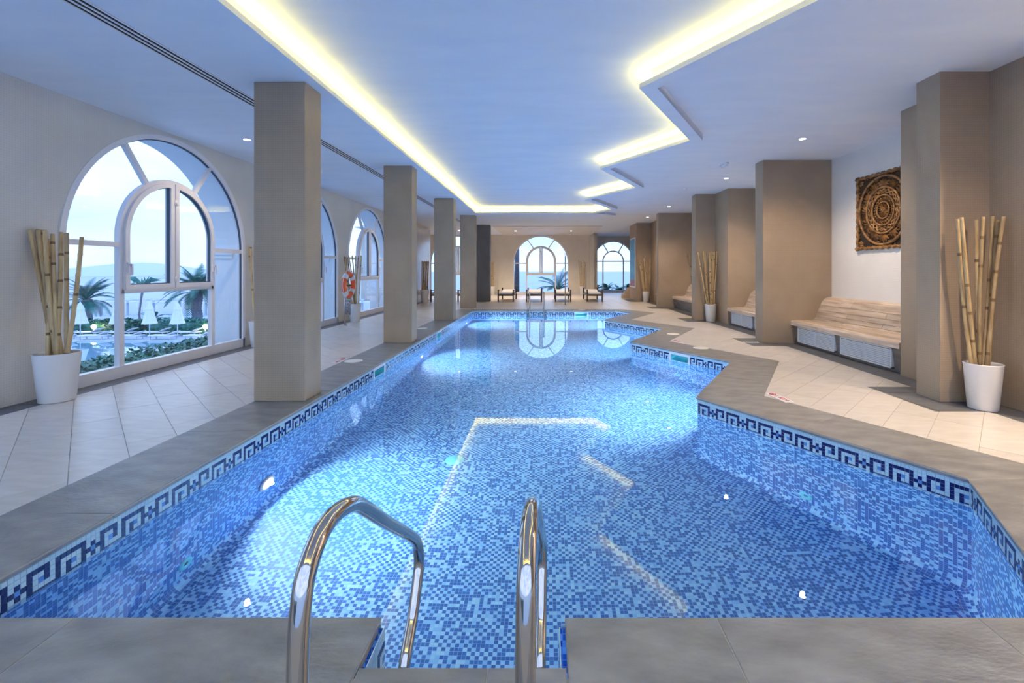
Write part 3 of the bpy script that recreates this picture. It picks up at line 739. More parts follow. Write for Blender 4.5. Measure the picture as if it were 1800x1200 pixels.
def leafm(mb, r0, r1, a, wd, y=-.03, curl=0, h=.02):
    """a pointed carved leaf lying radially from r0 to r1"""
    n = 6; b = len(mb.v)
    for i in range(n+1):
        t = i/n; r = r0+(r1-r0)*t; aa = a+curl*t*t; w_ = wd*math.sin(PI*min(1, t*.92+.08))**.8
        c = Vector((r*math.cos(aa), r*math.sin(aa))); s = Vector((-math.sin(aa), math.cos(aa)))
        mb.v += [(c.x-s.x*w_, y+.012, c.y-s.y*w_), (c.x, y-h*math.sin(PI*t*.9+.2), c.y), (c.x+s.x*w_, y+.012, c.y+s.y*w_)]
    for i in range(n):
        A = b+3*i
        mb.f += [(A, A+1, A+4, A+3), (A+1, A+2, A+5, A+4)]; mb.m += [0, 0]
def ball(mb, x, y, z, r):
    pr = [(r*math.sin(PI*k/5), -r*math.cos(PI*k/5)) for k in range(6)]; b = len(mb.v)
    mb.lathe(pr, 7); 
    for i in range(b, len(mb.v)):
        v = mb.v[i]; mb.v[i] = (v[0]+x, y+v[2]*.8, z+v[1])
ro = MB()
for i in range(8): leafm(ro, .0, .062, i*PI/4, .020, -.045)
for i in range(16): leafm(ro, .050, .118, i*PI/8, .011, -.034)
ball(ro, 0, -.055, 0, .022); ro.build('rosette', M['carve'], cp)
bd = MB()
for i in range(26): a = 2*PI*i/26; ball(bd, .19*math.cos(a), -.03, .19*math.sin(a), .013)
for i in range(26): leafm(bd, .155, .225, 2*PI*(i+.5)/26, .010, -.026, .12)
for i in range(44): leafm(bd, .345, .395, 2*PI*i/44, .010, -.024, .05)
bd.build('beading', M['carve'], cp, kind='stuff')
fo = MB()
for i in range(12):
    a = 2*PI*i/12
    for dv in (-.15, -.075, 0, .075, .15): leafm(fo, .395, .53-.3*abs(dv), a+dv*.9, .016, -.03, dv*.8, .025)
    for k in range(9):
        rr = .42+.10*(k % 3)/2; aa = a+PI/12+(k//3-1)*.055; ball(fo, rr*math.cos(aa), -.026, rr*math.sin(aa), .012)
fo.build('foliage_carving', M['carve'], cp, kind='stuff')
cn = MB()
for sx_ in (-1, 1):
    for sz_ in (-1, 1):
        for k in range(6):
            a = k*PI/3+.3; b0 = len(cn.v); leafm(cn, .0, .062, a, .018, -.032)
            for i in range(b0, len(cn.v)): v = cn.v[i]; cn.v[i] = (v[0]+sx_*.525, v[1], v[2]+sz_*.525)
        for t in range(-7, 8):
            if abs(t) < 2: continue
            for (x, z) in ((sx_*.565, sz_*abs(t)*.06), (sx_*abs(t)*.06, sz_*.565)):
                if math.hypot(x, z) > .59: ball(cn, x, -.024, z, .017)
cn.build('corner_carving', M['carve'], cp, kind='stuff')

# ------------------------------------------------------------------ potted bamboo
ORD = ['first', 'second', 'third', 'fourth', 'fifth', 'sixth', 'seventh', 'eighth', 'ninth', 'tenth', 'eleventh', 'twelfth', 'thirteenth', 'fourteenth']
def pot_of_bamboo(x, y, r, h, sticks, where, potlabel, near):
    t = empty('planter', (x, y, 0), label=potlabel, category='planter', group='tall white pots holding bamboo')
    rb = r*.76
    MB().lathe([(0, 0), (rb-.006, 0), (rb, .006), (r-.004, h-.012), (r, h-.004), (r-.003, h), (r-.012, h-.002), (r-.016, h-.02), (rb-.0, .08), (0, .08)], 48).build('pot', M['pot'], t)
    MB().lathe([(0, h*.62), (r*.90-.012, h*.62)], 24).build('filling', M['soil'], t)
    objs = []
    for (bx, by, tx, ty, tz, rad) in sticks:
        if y < 22: tx = max(-5.47-x, min(tx, 4.69-x))
       
        m_ = MB(); p0 = Vector((bx, by, h*.62+.002)); p1 = Vector((tx, ty, tz)); side = Vector((random.uniform(-.02, .02), random.uniform(-.01, .01), 0))
        nseg = 26 if near else 12; path = []; rr = []; mi = []
        nn = random.uniform(4.5, 7) if near else 5; ph = random.random()
        for k in range(nseg*2+1):
            s = k/(nseg*2); c = p0.lerp(p1, s)+side*math.sin(PI*s)*1.2; path.append(c)
            fr = (s*nn+ph) % 1; bump = 1.16 if fr < .035 or fr > .965 else 1; rr.append(rad*bump*(1-.10*s))
        m_.tube(path, rr, 10 if near else 6)
        for i in range(len(m_.f)-2):
            seg = i//(10 if near else 6); s = (seg+.5)/(nseg*2); fr = (s*nn+ph) % 1
            if fr < .03 or fr > .985: m_.m[i] = 1
        o = m_.build('bamboo_pole', [M['bamboo'], M['bnode']]); o.location = (x, y, 0)
        o['category'] = 'bamboo'; o['group'] = 'bamboo poles in the white pot '+where
        objs.append((810*(x+tx)/(y+ty), o))
    objs.sort(key=lambda q: q[0])
    for k, (_, o) in enumerate(objs):
        o['label'] = '%s bamboo pole from left in the white pot %s' % (ORD[k], where)
def px_sticks(x, y, h, tops, rad, spread=.10):
    """tops: (pixel x, pixel y, depth offset) of each tip -> sticks relative to the pot"""
    out = []
    for i, (px, py, dy, bxf) in enumerate(tops):
        Y = y+dy; X = (px-958)*Y/810; Z = 1.4-(py-474.5)*Y/810
        out.append((bxf*spread, random.uniform(-.5, .5)*spread, X-x, dy, Z, rad))
    return out
pot_of_bamboo(-5.24, 4.95, .193, .515, px_sticks(-5.24, 4.95, .515, [
    (45, 404, .06, -.9), (52, 403, -.06, -.5), (58, 405, .08, -.6), (66, 405, .0, -.1), (73, 408, .08, -.3), (79, 404, -.05, .1), (92, 411, .05, .3),
    (108, 408, .1, .2), (117, 409, -.03, .6), (144, 416, .04, .9), (60, 403, .02, .4), (84, 420, .09, .7)], .021, .11),
    'beside the near arched window', 'large white pot of bamboo poles at the left edge beside near arched window', True)
pot_of_bamboo(4.43, 4.66, .159, .46, px_sticks(4.43, 4.66, .46, [
    (1683, 385, .05, -.6), (1690, 382, -.05, -.3), (1716, 386, .10, .0), (1728, 381, -.05, .1), (1745, 380, .1, .3), (1754, 386, .05, .4), (1764, 380, -.04, .8), ], .0185, .09),
    'at foot of the near right pier', 'white pot of bamboo poles at the foot of the near right pier', True)
pot_of_bamboo(-5.22, 8.42, .17, .47, px_sticks(-5.22, 8.42, .47, [(437, 432, .06, -.9), (441, 434, -.03, -.5), (447, 430, .05, 0), (455, 432, .0, .4), (462, 431, .05, .8)], .017, .09),
    'half hidden behind the first column', 'white pot mostly hidden behind the first column by the windows', True)
pot_of_bamboo(-5.15, 12.5, .16, .49, px_sticks(-5.15, 12.5, .49, [(602, 450, .05, -.8), (608, 451, 0, -.4), (613, 449, .05, -.2), (619, 449, .1, 0), (625, 450, -.05, .2), (630, 450, .05, .5), (635, 449, 0, .9), (611, 452, .06, 0)], .016, .08),
    'behind the orange lifebuoy', 'white pot of bamboo poles behind the orange lifebuoy', True)
pot_of_bamboo(-5.2, 19.9, .19, .56, px_sticks(-5.2, 19.9, .56, [(742+k*1.3, 458+(k % 3), .05*(k % 3), -.9+.19*k) for k in range(10)], .018, .13),
    'beside the far end of left wall', 'white pot of dense bamboo poles at the far end of left wall', False)
pot_of_bamboo(4.52, 12.58, .155, .47, px_sticks(4.52, 12.58, .47, [(1227, 443, .05, -.9), (1236, 441, -.02, -.4), (1239, 441, .06, -.3), (1248, 443, .03, 0), (1251, 442, .08, .1), (1254, 442, .0, .3), (1256, 443, .06, .4), (1262, 442, 0, .9)], .016, .08),
    'beside the middle grey pier', 'white pot of bamboo poles beside the middle grey pier', True)
pot_of_bamboo(4.5, 13.55, .155, .47, px_sticks(4.5, 13.55, .47, [(1207.5, 446, .05, -.9), (1212, 445, .0, -.5), (1220, 445, .05, 0), (1230, 446, .0, .5)], .016, .08),
    'hidden behind the middle pier', 'white pot hidden behind the middle pier, only its pole tips showing', True)
pot_of_bamboo(4.43, 20.2, .155, .46, px_sticks(4.43, 20.2, .46, [(1124, 456, .05, -.9), (1126, 457, 0, -.5), (1132, 454, .05, -.1), (1137, 454, .0, .2), (1143, 454, .05, .7), (1144, 455, -.05, .9)], .016, .08),
    'at the farthest right pier', 'small white pot of bamboo at the farthest right pier with blue picture', False)
pot_of_bamboo(2.1, 26.0, .17, .48, px_sticks(2.1, 26.0, .48, [(1017+k*2.6, 457+2*(k % 3), .03*(k % 3), -.9+.36*k) for k in range(6)], .013, .1),
    'right of the far window', 'white pot of bamboo on the far wall right of the big arched window', False)
pot_of_bamboo(-2.98, 26.0, .17, .48, px_sticks(-2.98, 26.0, .48, [(861+k*1.6, 460+(k % 2), .03*(k % 3), -.9+.45*k) for k in range(5)], .017, .1),
    'at far wall behind the dark column', 'white pot of bamboo at the far wall beside the dark column', False)

# ------------------------------------------------------------------ lifebuoy
bs = empty('buoy_stand', (-5.07, 11.68, 0), label='slim steel post on the deck carrying the orange lifebuoy', category='stand')
MB().tube([(0, 0, 0), (0, 0, 1.15)], .018, 12).build('post', M['steel'], bs); MB().lathe([(0, .012), (.06, .012), (.06, 0)], 20).build('base_plate', M['steel'], bs)
MB().box(0, .075, -.2, .2, .985, 1.03).build('crossbar', M['dkwood'], bs); MB().box(.0, .12, -.02, .02, 1.31, 1.33).box(-.01, .01, -.02, .02, 1.1, 1.33).build('hook', M['steel'], bs)
lb = empty('lifebuoy', (-4.98, 11.68, 1.03), label='orange and white ring lifebuoy hanging on its steel stand by the windows', category='lifebuoy')
m_ = MB(); Rb, rb = .27, .075; m_.tube([(0, Rb*math.cos(2*PI*k/48), Rb*math.sin(2*PI*k/48)) for k in range(49)], rb, 14, cap=False)
for v in range(len(m_.v)): a = m_.v[v]; m_.v[v] = (a[0]*.75, a[1], a[2])
m_.build('ring', M['orange'], lb)
for k in range(4):
    a0 = PI/4+k*PI/2; q = MB(); q.tube([(0, Rb*math.cos(a0+PI/13*(j/3-1)), Rb*math.sin(a0+PI/13*(j/3-1))) for j in range(7)], rb+.006, 14, cap=False)
    q.v = [(a[0]*.76, a[1], a[2]) for a in q.v]; q.build('white_band', M['white'], lb)
gl = MB()
for k in range(4):
    a0 = PI/4+k*PI/2; pts = []
    for j in range(9):
        t = j/8; a = a0+t*PI/2; pts.append((.02, (Rb+rb+.006+.035*math.sin(PI*t))*math.cos(a), (Rb+rb+.006+.035*math.sin(PI*t))*math.sin(a)))
    gl.tube(pts, .007, 6)
gl.build('grab_line', M['white'], lb)
rope = MB()
for k in range(16):
    x = -5.0+random.uniform(-.03, .04); y = 11.68+random.uniform(-.09, .11); a = random.uniform(.02, .05); zb = random.uniform(.26, .36)
    rope.tube([(x, y-a, .72), (x+.01, y-a*1.4, .5), (x, y, zb), (x-.01, y+a*1.4, .5), (x, y+a, .72)], .009, 6)
rope.tube([(-5.03, 11.56, .72), (-5.0, 11.68, .755), (-5.03, 11.80, .72)], .014, 6)
rope.build('throw_rope', M['rope'], label='coiled grey and white throwing rope hanging below the lifebuoy', category='rope')

# ------------------------------------------------------------------ pool handrails
def rail(parent, xs, sgn=1):
    pts = [(.94, .0), (.942, .28), (.945, .45), (.952, .615), (.961, .69), (.984, .753), (1.043, .800), (1.115, .808), (1.208, .785), (1.293, .735), (1.475, .595), (1.742, .397), (1.83, .32), (1.862, .25), (1.862, .20), (1.828, .140), (1.773, .06), (1.70, -.005), (1.66, -.05), (1.625, -.10)]
    P = spline([(xs[0]+(xs[1]-xs[0])*max(0, (y-.94)/.9), y, z) for y, z in pts], 6)
    r = MB().tube([(p.x, p.y, p.z) for p in P], .0212, 20).build('rail', M['steel'], parent)
    MB().lathe([(0, .012), (.045, .012), (.05, .006), (.05, 0)], 24, (xs[0], .94, 0)).build('flange', M['steel'], parent)
    MB().tube([P[-4], P[-3]], .026, 16).build('collar', M['steel'], parent)
h1 = empty('pool_handrail', label='curved polished steel handrail at pool edge, left of the near pair', category='handrail', group='steel handrails at the near pool notch')
rail(h1, (-.51, -.51))
h2 = empty('pool_handrail', label='curved polished steel handrail at pool edge, right of the near pair', category='handrail', group='steel handrails at the near pool notch')
rail(h2, (-.041, -.013))
fl = empty('pool_ladder', (-.29, 16.1, 0), label='slim steel pool ladder at the far end of the pool', category='ladder')
for x in (-.25, .25):
    P = spline([(x, .28, 0), (x, .28, .35), (x, .25, .56), (x, .12, .62), (x, -.02, .5), (x, -.07, .2), (x, -.07, -.3), (x, -.07, -1.1)], 6)
    MB().tube(P, .021, 12).build('rail', M['steel'], fl)
for z in (-.35, -.62, -.9): MB().box(-.25, .25, -.12, -.04, z-.012, z+.012).build('step', M['steel'], fl)
# shower pole
sp = empty('shower_pole', (.815, 18.6, 0), label='slender upright steel pole on the far pool deck', category='pole')
MB().tube([(0, 0, 0), (0, 0, 2.1)], .022, 12).build('post', M['steel'], sp); MB().lathe([(0, .015), (.07, .015), (.07, 0)], 20).build('base_plate', M['steel'], sp)
MB().box(-.03, .03, -.04, .03, 1.95, 2.13).build('head', M['steel'], sp)

# ------------------------------------------------------------------ loungers at the far end
def lounger():
    t = empty('sun_lounger')
    for x in (-.33, .33):
        for y in (0, 2.0): MB().box(x-.03, x+.03, y-.03, y+.03, 0, .54 if y == 0 else .56).build('leg', M['dkwood'], t)
        MB().box(x-.02, x+.02, .03, 1.97, .26, .32).build('side_rail', M['dkwood'], t)
        MB().box(x-.015, x+.015, -.0, .7, .47, .50).build('arm_rail', M['dkwood'], t)
    for y in (0, 2.0): MB().box(-.3, .3, y-.02, y+.02, .26, .32).build('end_rail', M['dkwood'], t)
    MB().box(-.3, .3, .02, 1.98, .31, .33).build('slat_deck', M['dkwood'], t)
    MB().box(-.29, .29, -.0, 1.3, .33, .40).build('mattress', M['cushion'], t, bevel=.02)
    hm = MB().prism([(1.3, .33), (1.98, .33), (1.98, .47), (1.75, .47), (1.3, .40)], -.29, .29, f=lambda u, v, w: (w, u, v)).build('head_cushion', M['cushion'], t, bevel=.015)
    return t
LX = [(-1.73, 'leftmost of the four in front of the far window'), (-.486, 'second from left of the four before the far window'), (.80, 'third from left, behind the steel pole'), (2.195, 'rightmost, beside the potted bamboo'),
      (-4.7, 'half hidden by the far left pot'), (-3.5, 'glimpsed between third and fourth columns')]
l0 = lounger()
for k, (x, lab) in enumerate(LX):
    o = l0 if k == 0 else copy_tree(l0)
    o.location = (x, 20.33, 0); o['label'] = 'dark wooden lounger with white mattress, '+lab; o['category'] = 'lounger'; o['group'] = 'dark wood loungers at the far end'

# ------------------------------------------------------------------ deck details
LID = [(-2.96, 7.1, 'round cream lid in left coping beside the first column'), (-2.95, 11.06, 'round cream lid in left coping between second and third columns'),
       (2.80, 8.29, 'round cream lid in right coping, nearer one'), (2.81, 10.1, 'round cream lid in right coping, one zigzag farther'), (1.3, 16.25, 'round cream lid in the far coping right of ladder')]
for x, y, lab in LID:
    x = max(x, -2.95)
    MB().lathe([(0, .006), (.10, .006), (.105, .004), (.115, .006), (.13, .005), (.135, 0)], 32).build('deck_lid', M['cream'], label=lab, category='lid', group='round skimmer lids').location = (x, y, .0005)
def marker(x, y, rz, lab):
    s = empty('depth_marker', (x, y, 0), rz, label=lab, category='sign', group='depth marker tiles')
    MB().box(-.18, .18, -.055, .055, -.003, .0025).build('tile', M['white'], s)
    def txt(body, px, size, m):
        cu = bpy.data.curves.new('text', 'FONT'); cu.body = body; cu.size = size; cu.extrude = .0006; cu.align_x = 'LEFT'; cu.align_y = 'CENTER'
        cu.materials.append(m); o = bpy.data.objects.new('tmp_text', cu); C.objects.link(o); bpy.context.view_layer.update()
        me = bpy.data.meshes.new_from_object(o.evaluated_get(bpy.context.evaluated_depsgraph_get())); bpy.data.objects.remove(o)
        o = bpy.data.objects.new('lettering', me); C.objects.link(o); o.parent = s; o.location = (px, 0, .0034)
    txt('1,40M', -.075, .085, M['red'])
    rg = MB(); rg.tube([(-.125+.033*math.cos(2*PI*k/24), .033*math.sin(2*PI*k/24), .003) for k in range(25)], .005, 6, cap=False); rg.bar((-.148, .023, .003), (-.102, -.023, .003), .008, .003); rg.build('warning_ring', M['red'], s)
    MB().bar((-.14, -.012, .0031), (-.112, .006, .0031), .012, .002).build('diver', M['blackprint'], s)
marker(2.575, 5.06, -PI/2+.12, 'white depth tile with red lettering beside the right coping corner, nearer')
marker(2.60, 9.02, -PI/2+.12, 'white depth tile with red lettering beside the right coping, farther')
marker(-3.17, 7.1, -PI/2, 'white depth tile with red lettering beside the left coping lid')
dr = empty('floor_drain', (4.0, 8.95, 0), label='small slotted floor drain in slate border at tan pier corner', category='drain')
MB().box(-.14, .14, -.05, .05, -.004, .001).build('plate', M['white_metal'], dr)
for k in range(6): MB().box(-.11+k*.04, -.09+k*.04, -.03, .03, .001, .0025).build('slot', M['black'], dr)

# ------------------------------------------------------------------ ceiling fittings and lamps
def downlight(x, y, z, lab, power=DOWN_POWER):
    t = empty('downlight', (x, y, z), label=lab, category='light', group='recessed ceiling downlights')
    MB().lathe([(.048, -.002), (.05, -.006), (.062, -.006), (.065, 0)], 24).build('trim_ring', M['frame'], t)
    b = MB().lathe([(0, -.003), (.048, -.003)], 20).build('bulb', M['lamp'], t)
    l = bpy.data.lights.new('downlight_beam', 'SPOT'); l.energy = power; l.color = DOWN_COL; l.spot_size = math.radians(140); l.spot_blend = .9; l.shadow_soft_size = .035
    o = bpy.data.objects.new('beam', l); C.objects.link(o); o.parent = t; o.location = (0, 0, -.05)
RT = ['nearest downlight in view on the right, before the niche', 'second downlight on the right, above the tan pier', 'third downlight on the right side', 'fourth and farthest downlight on the right side']
for (x, y), lab in zip([(4.14, 7.41), (4.17, 10.6), (4.12, 15.3), (4.09, 18.4)], RT): downlight(x, y, CEILR, lab)
downlight(4.1, 2.7, CEILR, 'downlight on the right above the camera', DOWN_POWER*1.2); downlight(5.2, 3.1, CEILR, 'downlight in the niche beside the camera', DOWN_POWER*2.0)
downlight(-4.59, 7.1, CEIL, 'bright downlight left of the first column', DOWN_POWER*.35)
downlight(-4.4, 15.0, CEIL, 'downlight by left wall hidden behind columns', DOWN_POWER*.35)
downlight(-4.35, 23.4, CEIL, 'small downlight seen between the third and fourth columns', DOWN_POWER*1.2)
downlight(-1.5, 23.3, CEIL-.03, 'left of the two downlights before the far window', DOWN_POWER*1.6); downlight(1.32, 23.3, CEIL-.03, 'right of the two downlights before the far window', DOWN_POWER*1.6)
em = empty('emergency_light', (3.58, 9.2, CEILR), label='small translucent emergency light on the right ceiling', category='light')
MB().box(-.03, .03, -.17, .17, -.035, 0).build('housing', M['white'], em, bevel=.008); MB().box(-.022, .022, -.13, .13, -.05, -.035).build('diffuser', M['cushion'], em)
sd = empty('smoke_detector', (3.62, 11.9, CEILR), label='small round detector on the ceiling above the middle pier', category='detector')
MB().lathe([(0, -.045), (.03, -.045), (.045, -.03), (.05, 0)], 20).build('body', M['white'], sd)
sd2 = copy_tree(sd); sd2.location = (-4.55, 9.3, CEIL); sd2['label'] = 'small round detector on the ceiling between first and second columns'

# underwater lamps
def pool_lamp(p, n, lab):
    t = empty('underwater_lamp', p, math.atan2(n[1], n[0]), label=lab, category='light', group='underwater wall lamps')
    r_ = MB().lathe([(.075, .0), (.105, .0), (.11, .012), (.08, .02), (.075, .012)], 28).build('bezel', M['white'], t); r_.rotation_euler = (0, PI/2, 0)
    g = MB().lathe([(0, .013), (.075, .010)], 24).build('lens', M['pool_lamp'], t); g.rotation_euler = (0, PI/2, 0)
    l = bpy.data.lights.new('underwater_beam', 'SPOT'); l.energy = POOL_POWER; l.color = POOL_COL; l.spot_size = math.radians(165); l.spot_blend = 1; l.shadow_soft_size = .02
    o = bpy.data.objects.new('beam', l); C.objects.link(o); o.parent = t; o.location = (.045, 0, .0); o.rotation_euler = (0, math.radians(-84), 0)
for y, lab in ((4.13, 'glowing underwater lamp on left pool wall, nearest'), (9.3, 'glowing underwater lamp on left pool wall, second'), (14.6, 'glowing underwater lamp on left pool wall, farthest')):
    pool_lamp((-2.497, y, -1.05), (1, 0), lab)
for y, lab in ((6.05, 'underwater lamp on zigzag wall facing away, behind the near corner'), (10.05, 'underwater lamp on zigzag wall facing away, behind the second corner'), (14.05, 'underwater lamp on zigzag wall facing away, behind the farthest corner')):
    pool_lamp((2.27, y, -.75), (-.862, .507), lab)
def inlet(p, n, lab):
    t = empty('pool_inlet', p, math.atan2(n[1], n[0]), label=lab, category='inlet', group='round pool inlets')
    a = MB().lathe([(.02, .004), (.03, .012), (.055, .01), (.06, 0)], 24).build('ring', M['aqua'], t); a.rotation_euler = (0, PI/2, 0)
    a = MB().lathe([(0, .003), (.021, .003)], 16).build('mouth', M['blackprint'], t); a.rotation_euler = (0, PI/2, 0)  # flat black disc stands in for the shaded bore
inlet((-2.498, 3.2, -1.2), (1, 0), 'round inlet low on the left pool wall')
inlet((2.30, 4.06, -1.2), (-.864, -.503), 'round inlet low on the near right pool wall')
inlet((2.30, 8.0, -1.2), (-.864, -.503), 'round inlet low on the second right pool wall')
MB().lathe([(0, .012), (.09, .012), (.1, .004), (.105, 0)], 28).build('floor_outlet', M['aqua'], label='round aqua outlet cover on pool floor', category='drain cover').location = (-.98, 5.0, FZ)

# ------------------------------------------------------------------ far right: picture and curved stair
pc = empty('framed_picture', (4.09, 21.4, 0), label='tall narrow blue seascape picture on the farthest right pier', category='picture')
MB().box(-.03, 0, -.6, .6, .60, 2.88).build('frame', M['frame'], pc)
MB().box(-.036, -.03, -.54, .54, .95, 2.82).build('picture', mat('blue_seascape', (.02, .28, .62), .3, build=noise_col((.02, .30, .66), (.08, .52, .85), 2.5, 5)), pc)
MB().box(-.036, -.03, -.54, .54, .66, .95).build('lower_picture', mat('mauve_shore', (.35, .16, .25), .4), pc)
sw = empty('curved_stair', (4.9, 23.2, 0), label='low curved stepped wall beyond the farthest right pier', category='stairs')
for k in range(5):
    rr = 1.05-k*.13; MB().lathe([(0, .17*(k+1)), (rr, .17*(k+1)), (rr, 0)], 40, smooth=False).build('step', M['wall'], sw)
MB().bar((-.62, -.75, 1.1), (-.2, -.7, 1.95), .03, .05).bar((-.2, -.7, 1.95), (.6, -.6, 2.0), .03, .05).build('handrail', M['outmetal'], sw)
gp = MB(); gp.face([(-.62, -.74, .5), (.5, -.62, .9), (.5, -.62, 1.95), (-.2, -.7, 1.93), (-.62, -.74, 1.08)]); gp.build('glass_panel', M['glass'], sw)

# ------------------------------------------------------------------ outside
TZ = -3.8
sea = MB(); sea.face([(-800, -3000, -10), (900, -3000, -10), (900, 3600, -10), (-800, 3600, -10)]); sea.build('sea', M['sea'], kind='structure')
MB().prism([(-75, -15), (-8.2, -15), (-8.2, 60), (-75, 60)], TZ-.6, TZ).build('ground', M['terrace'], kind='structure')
MB().prism([(-8.15, -15), (XL-.6, -15), (XL-.6, 26.9), (12, 26.9), (12, 34), (-8.15, 34)], -10, -.7).build('ground_upper', mat('planting_soil', (.12, .14, .13), .9), kind='structure')
MB().box(XL-1.0, XL-.6, -1.2, 21.8, -.7, -.25).build('trim_8', M['exterior'], kind='structure')
for nm, x0, x1, zz in (('hill', -790, -789, 0),):
    hl = MB(); pts = [(-100, -10)]+[(y, -10+26*math.exp(-((y-900)/170)**2)+16*math.exp(-((y-560)/130)**2)+12*math.exp(-((y-1250)/150)**2)) for y in range(-90, 1700, 30)]+[(1710, -10)]
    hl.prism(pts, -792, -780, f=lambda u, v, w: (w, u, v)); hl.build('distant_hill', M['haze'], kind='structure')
# outdoor pool
MB().box(-52, -12, 18.2, 33.2, TZ-.02, TZ+.06).build('outdoor_pool', M['outwater'], label='large still outdoor swimming pool seen through the near window', category='pool')
def leafbox(name, x0, x1, y0, y1, z0, z1, n, size, label, category, m='leaf', core=True):
    mb = MB()
    if core: mb.box(x0+.06, x1-.06, y0+.06, y1-.06, z0, z1-.08)
    for _ in range(n):
        x = random.uniform(x0, x1); y = random.uniform(y0, y1); z = random.uniform(z0, z1)
        k = random.random()
        if k < .5: z = z1-random.random()**2*.12+.10*math.sin(x*2.1)*math.sin(y*1.7)
        elif k < .8: x = x1-random.random()*.1
        else: y = y0+random.random()*.1
        a = random.uniform(0, 2*PI); t = random.uniform(-.5, .9); d = Vector((math.cos(a)*math.cos(t), math.sin(a)*math.cos(t), math.sin(t))); s = d.cross(Vector((random.random()-.5, random.random()-.5, 1))).normalized()
        c = Vector((x, y, z)); L_ = size*random.uniform(.7, 1.3)
        mb.face([c-s*0, c+d*L_*.5+s*L_*.28, c+d*L_, c+d*L_*.5-s*L_*.28])
    return mb.build(name, M[m], label=label, category=category)
leafbox('hedge', -7.6, -6.65, 5.2, 10.2, -.7, -.09, 5600, .10, 'leafy green shrubs growing just outside the near arched window', 'shrub')
for k, (xa, xb, lab) in enumerate([(-38.2, -32.6, 'clipped low hedge beyond outdoor pool, behind the lamp'), (-32.2, -26.8, 'clipped low hedge beyond outdoor pool, between white parasols'), (-26.4, -22.5, 'clipped low hedge beyond outdoor pool, right portion')]):
    leafbox('hedge', xa, xb, 37.2, 38.4, TZ, TZ+1.05, 2600, .26, lab, 'hedge')
# palms
def frond(L_=2.6, droop=1.0, nl=22, lw=.07):
    mb = MB(); P = []
    for k in range(13):
        t = k/12; P.append(Vector((L_*t*(1-.10*t*droop), 0, L_*(.42*t-.75*droop*t*t))))
    mb.tube(P, [.03*(1-.8*k/12) for k in range(13)], 5, smooth=False)
    for k in range(nl):
        t = .12+.88*k/nl; i = min(11, int(t*12)); p = P[i].lerp(P[i+1], t*12-i); tan = (P[i+1]-P[i]).normalized()
        ll = L_*.26*math.sin(PI*(.18+.78*t))
        for s in (-1, 1):
            d = (tan*.75+Vector((0, s, 0))*.62+Vector((0, 0, -.12))).normalized(); w = tan*lw*.6
            mb.face([p-w, p+d*ll*.5-w*.7+Vector((0, 0, .02)), p+d*ll, p+w])
    return mb
fr0 = None
def palm(x, y, z0, ztop, scale, nf, label, trunk_r=.3, droops=(.5, 1.5)):
    global fr0
    t = empty('palm_tree', (x, y, z0), label=label, category='palm')
    h = ztop-z0
    n = 24; MB().tube([(.06*math.sin(k*.4), 0, h*k/n) for k in range(n+1)], [trunk_r*(1.05 if k % 2 else .93)*(1.25 if k < 2 else 1) for k in range(n+1)], 12).build('trunk', M['trunk'], t)
    for k in range(nf):
        dr_ = droops[0]+(droops[1]-droops[0])*random.random()
        if k % 6 == 0 or fr0 is None:
            o = frond(2.6, dr_).build('frond', M['palm'], t); fr0 = o
        else:
            o = fr0.copy(); C.objects.link(o); o.parent = t
        o.location = (0, 0, h-.05); el = random.uniform(-.9, .5) if k % 3 else random.uniform(-1.35, -.7)
        o.rotation_euler = (random.uniform(-.2, .2), el, 2*PI*k/nf*2.4+random.uniform(-.2, .2)); s = scale*random.uniform(.85, 1.1); o.scale = (s, s, s)
def at(px, py, Y): return ((px-958)*Y/810, Y, 1.4-(py-474.5)*Y/810)
x, y, z = at(152, 527, 45); palm(x, y, TZ, z, 1.05, 44, 'stout palm tree beyond the outdoor pool in the left pane', .45)
x, y, z = at(346, 512, 45); palm(x, y, TZ, z, 1.25, 50, 'stout palm tree beyond the outdoor pool near right side of window', .45)
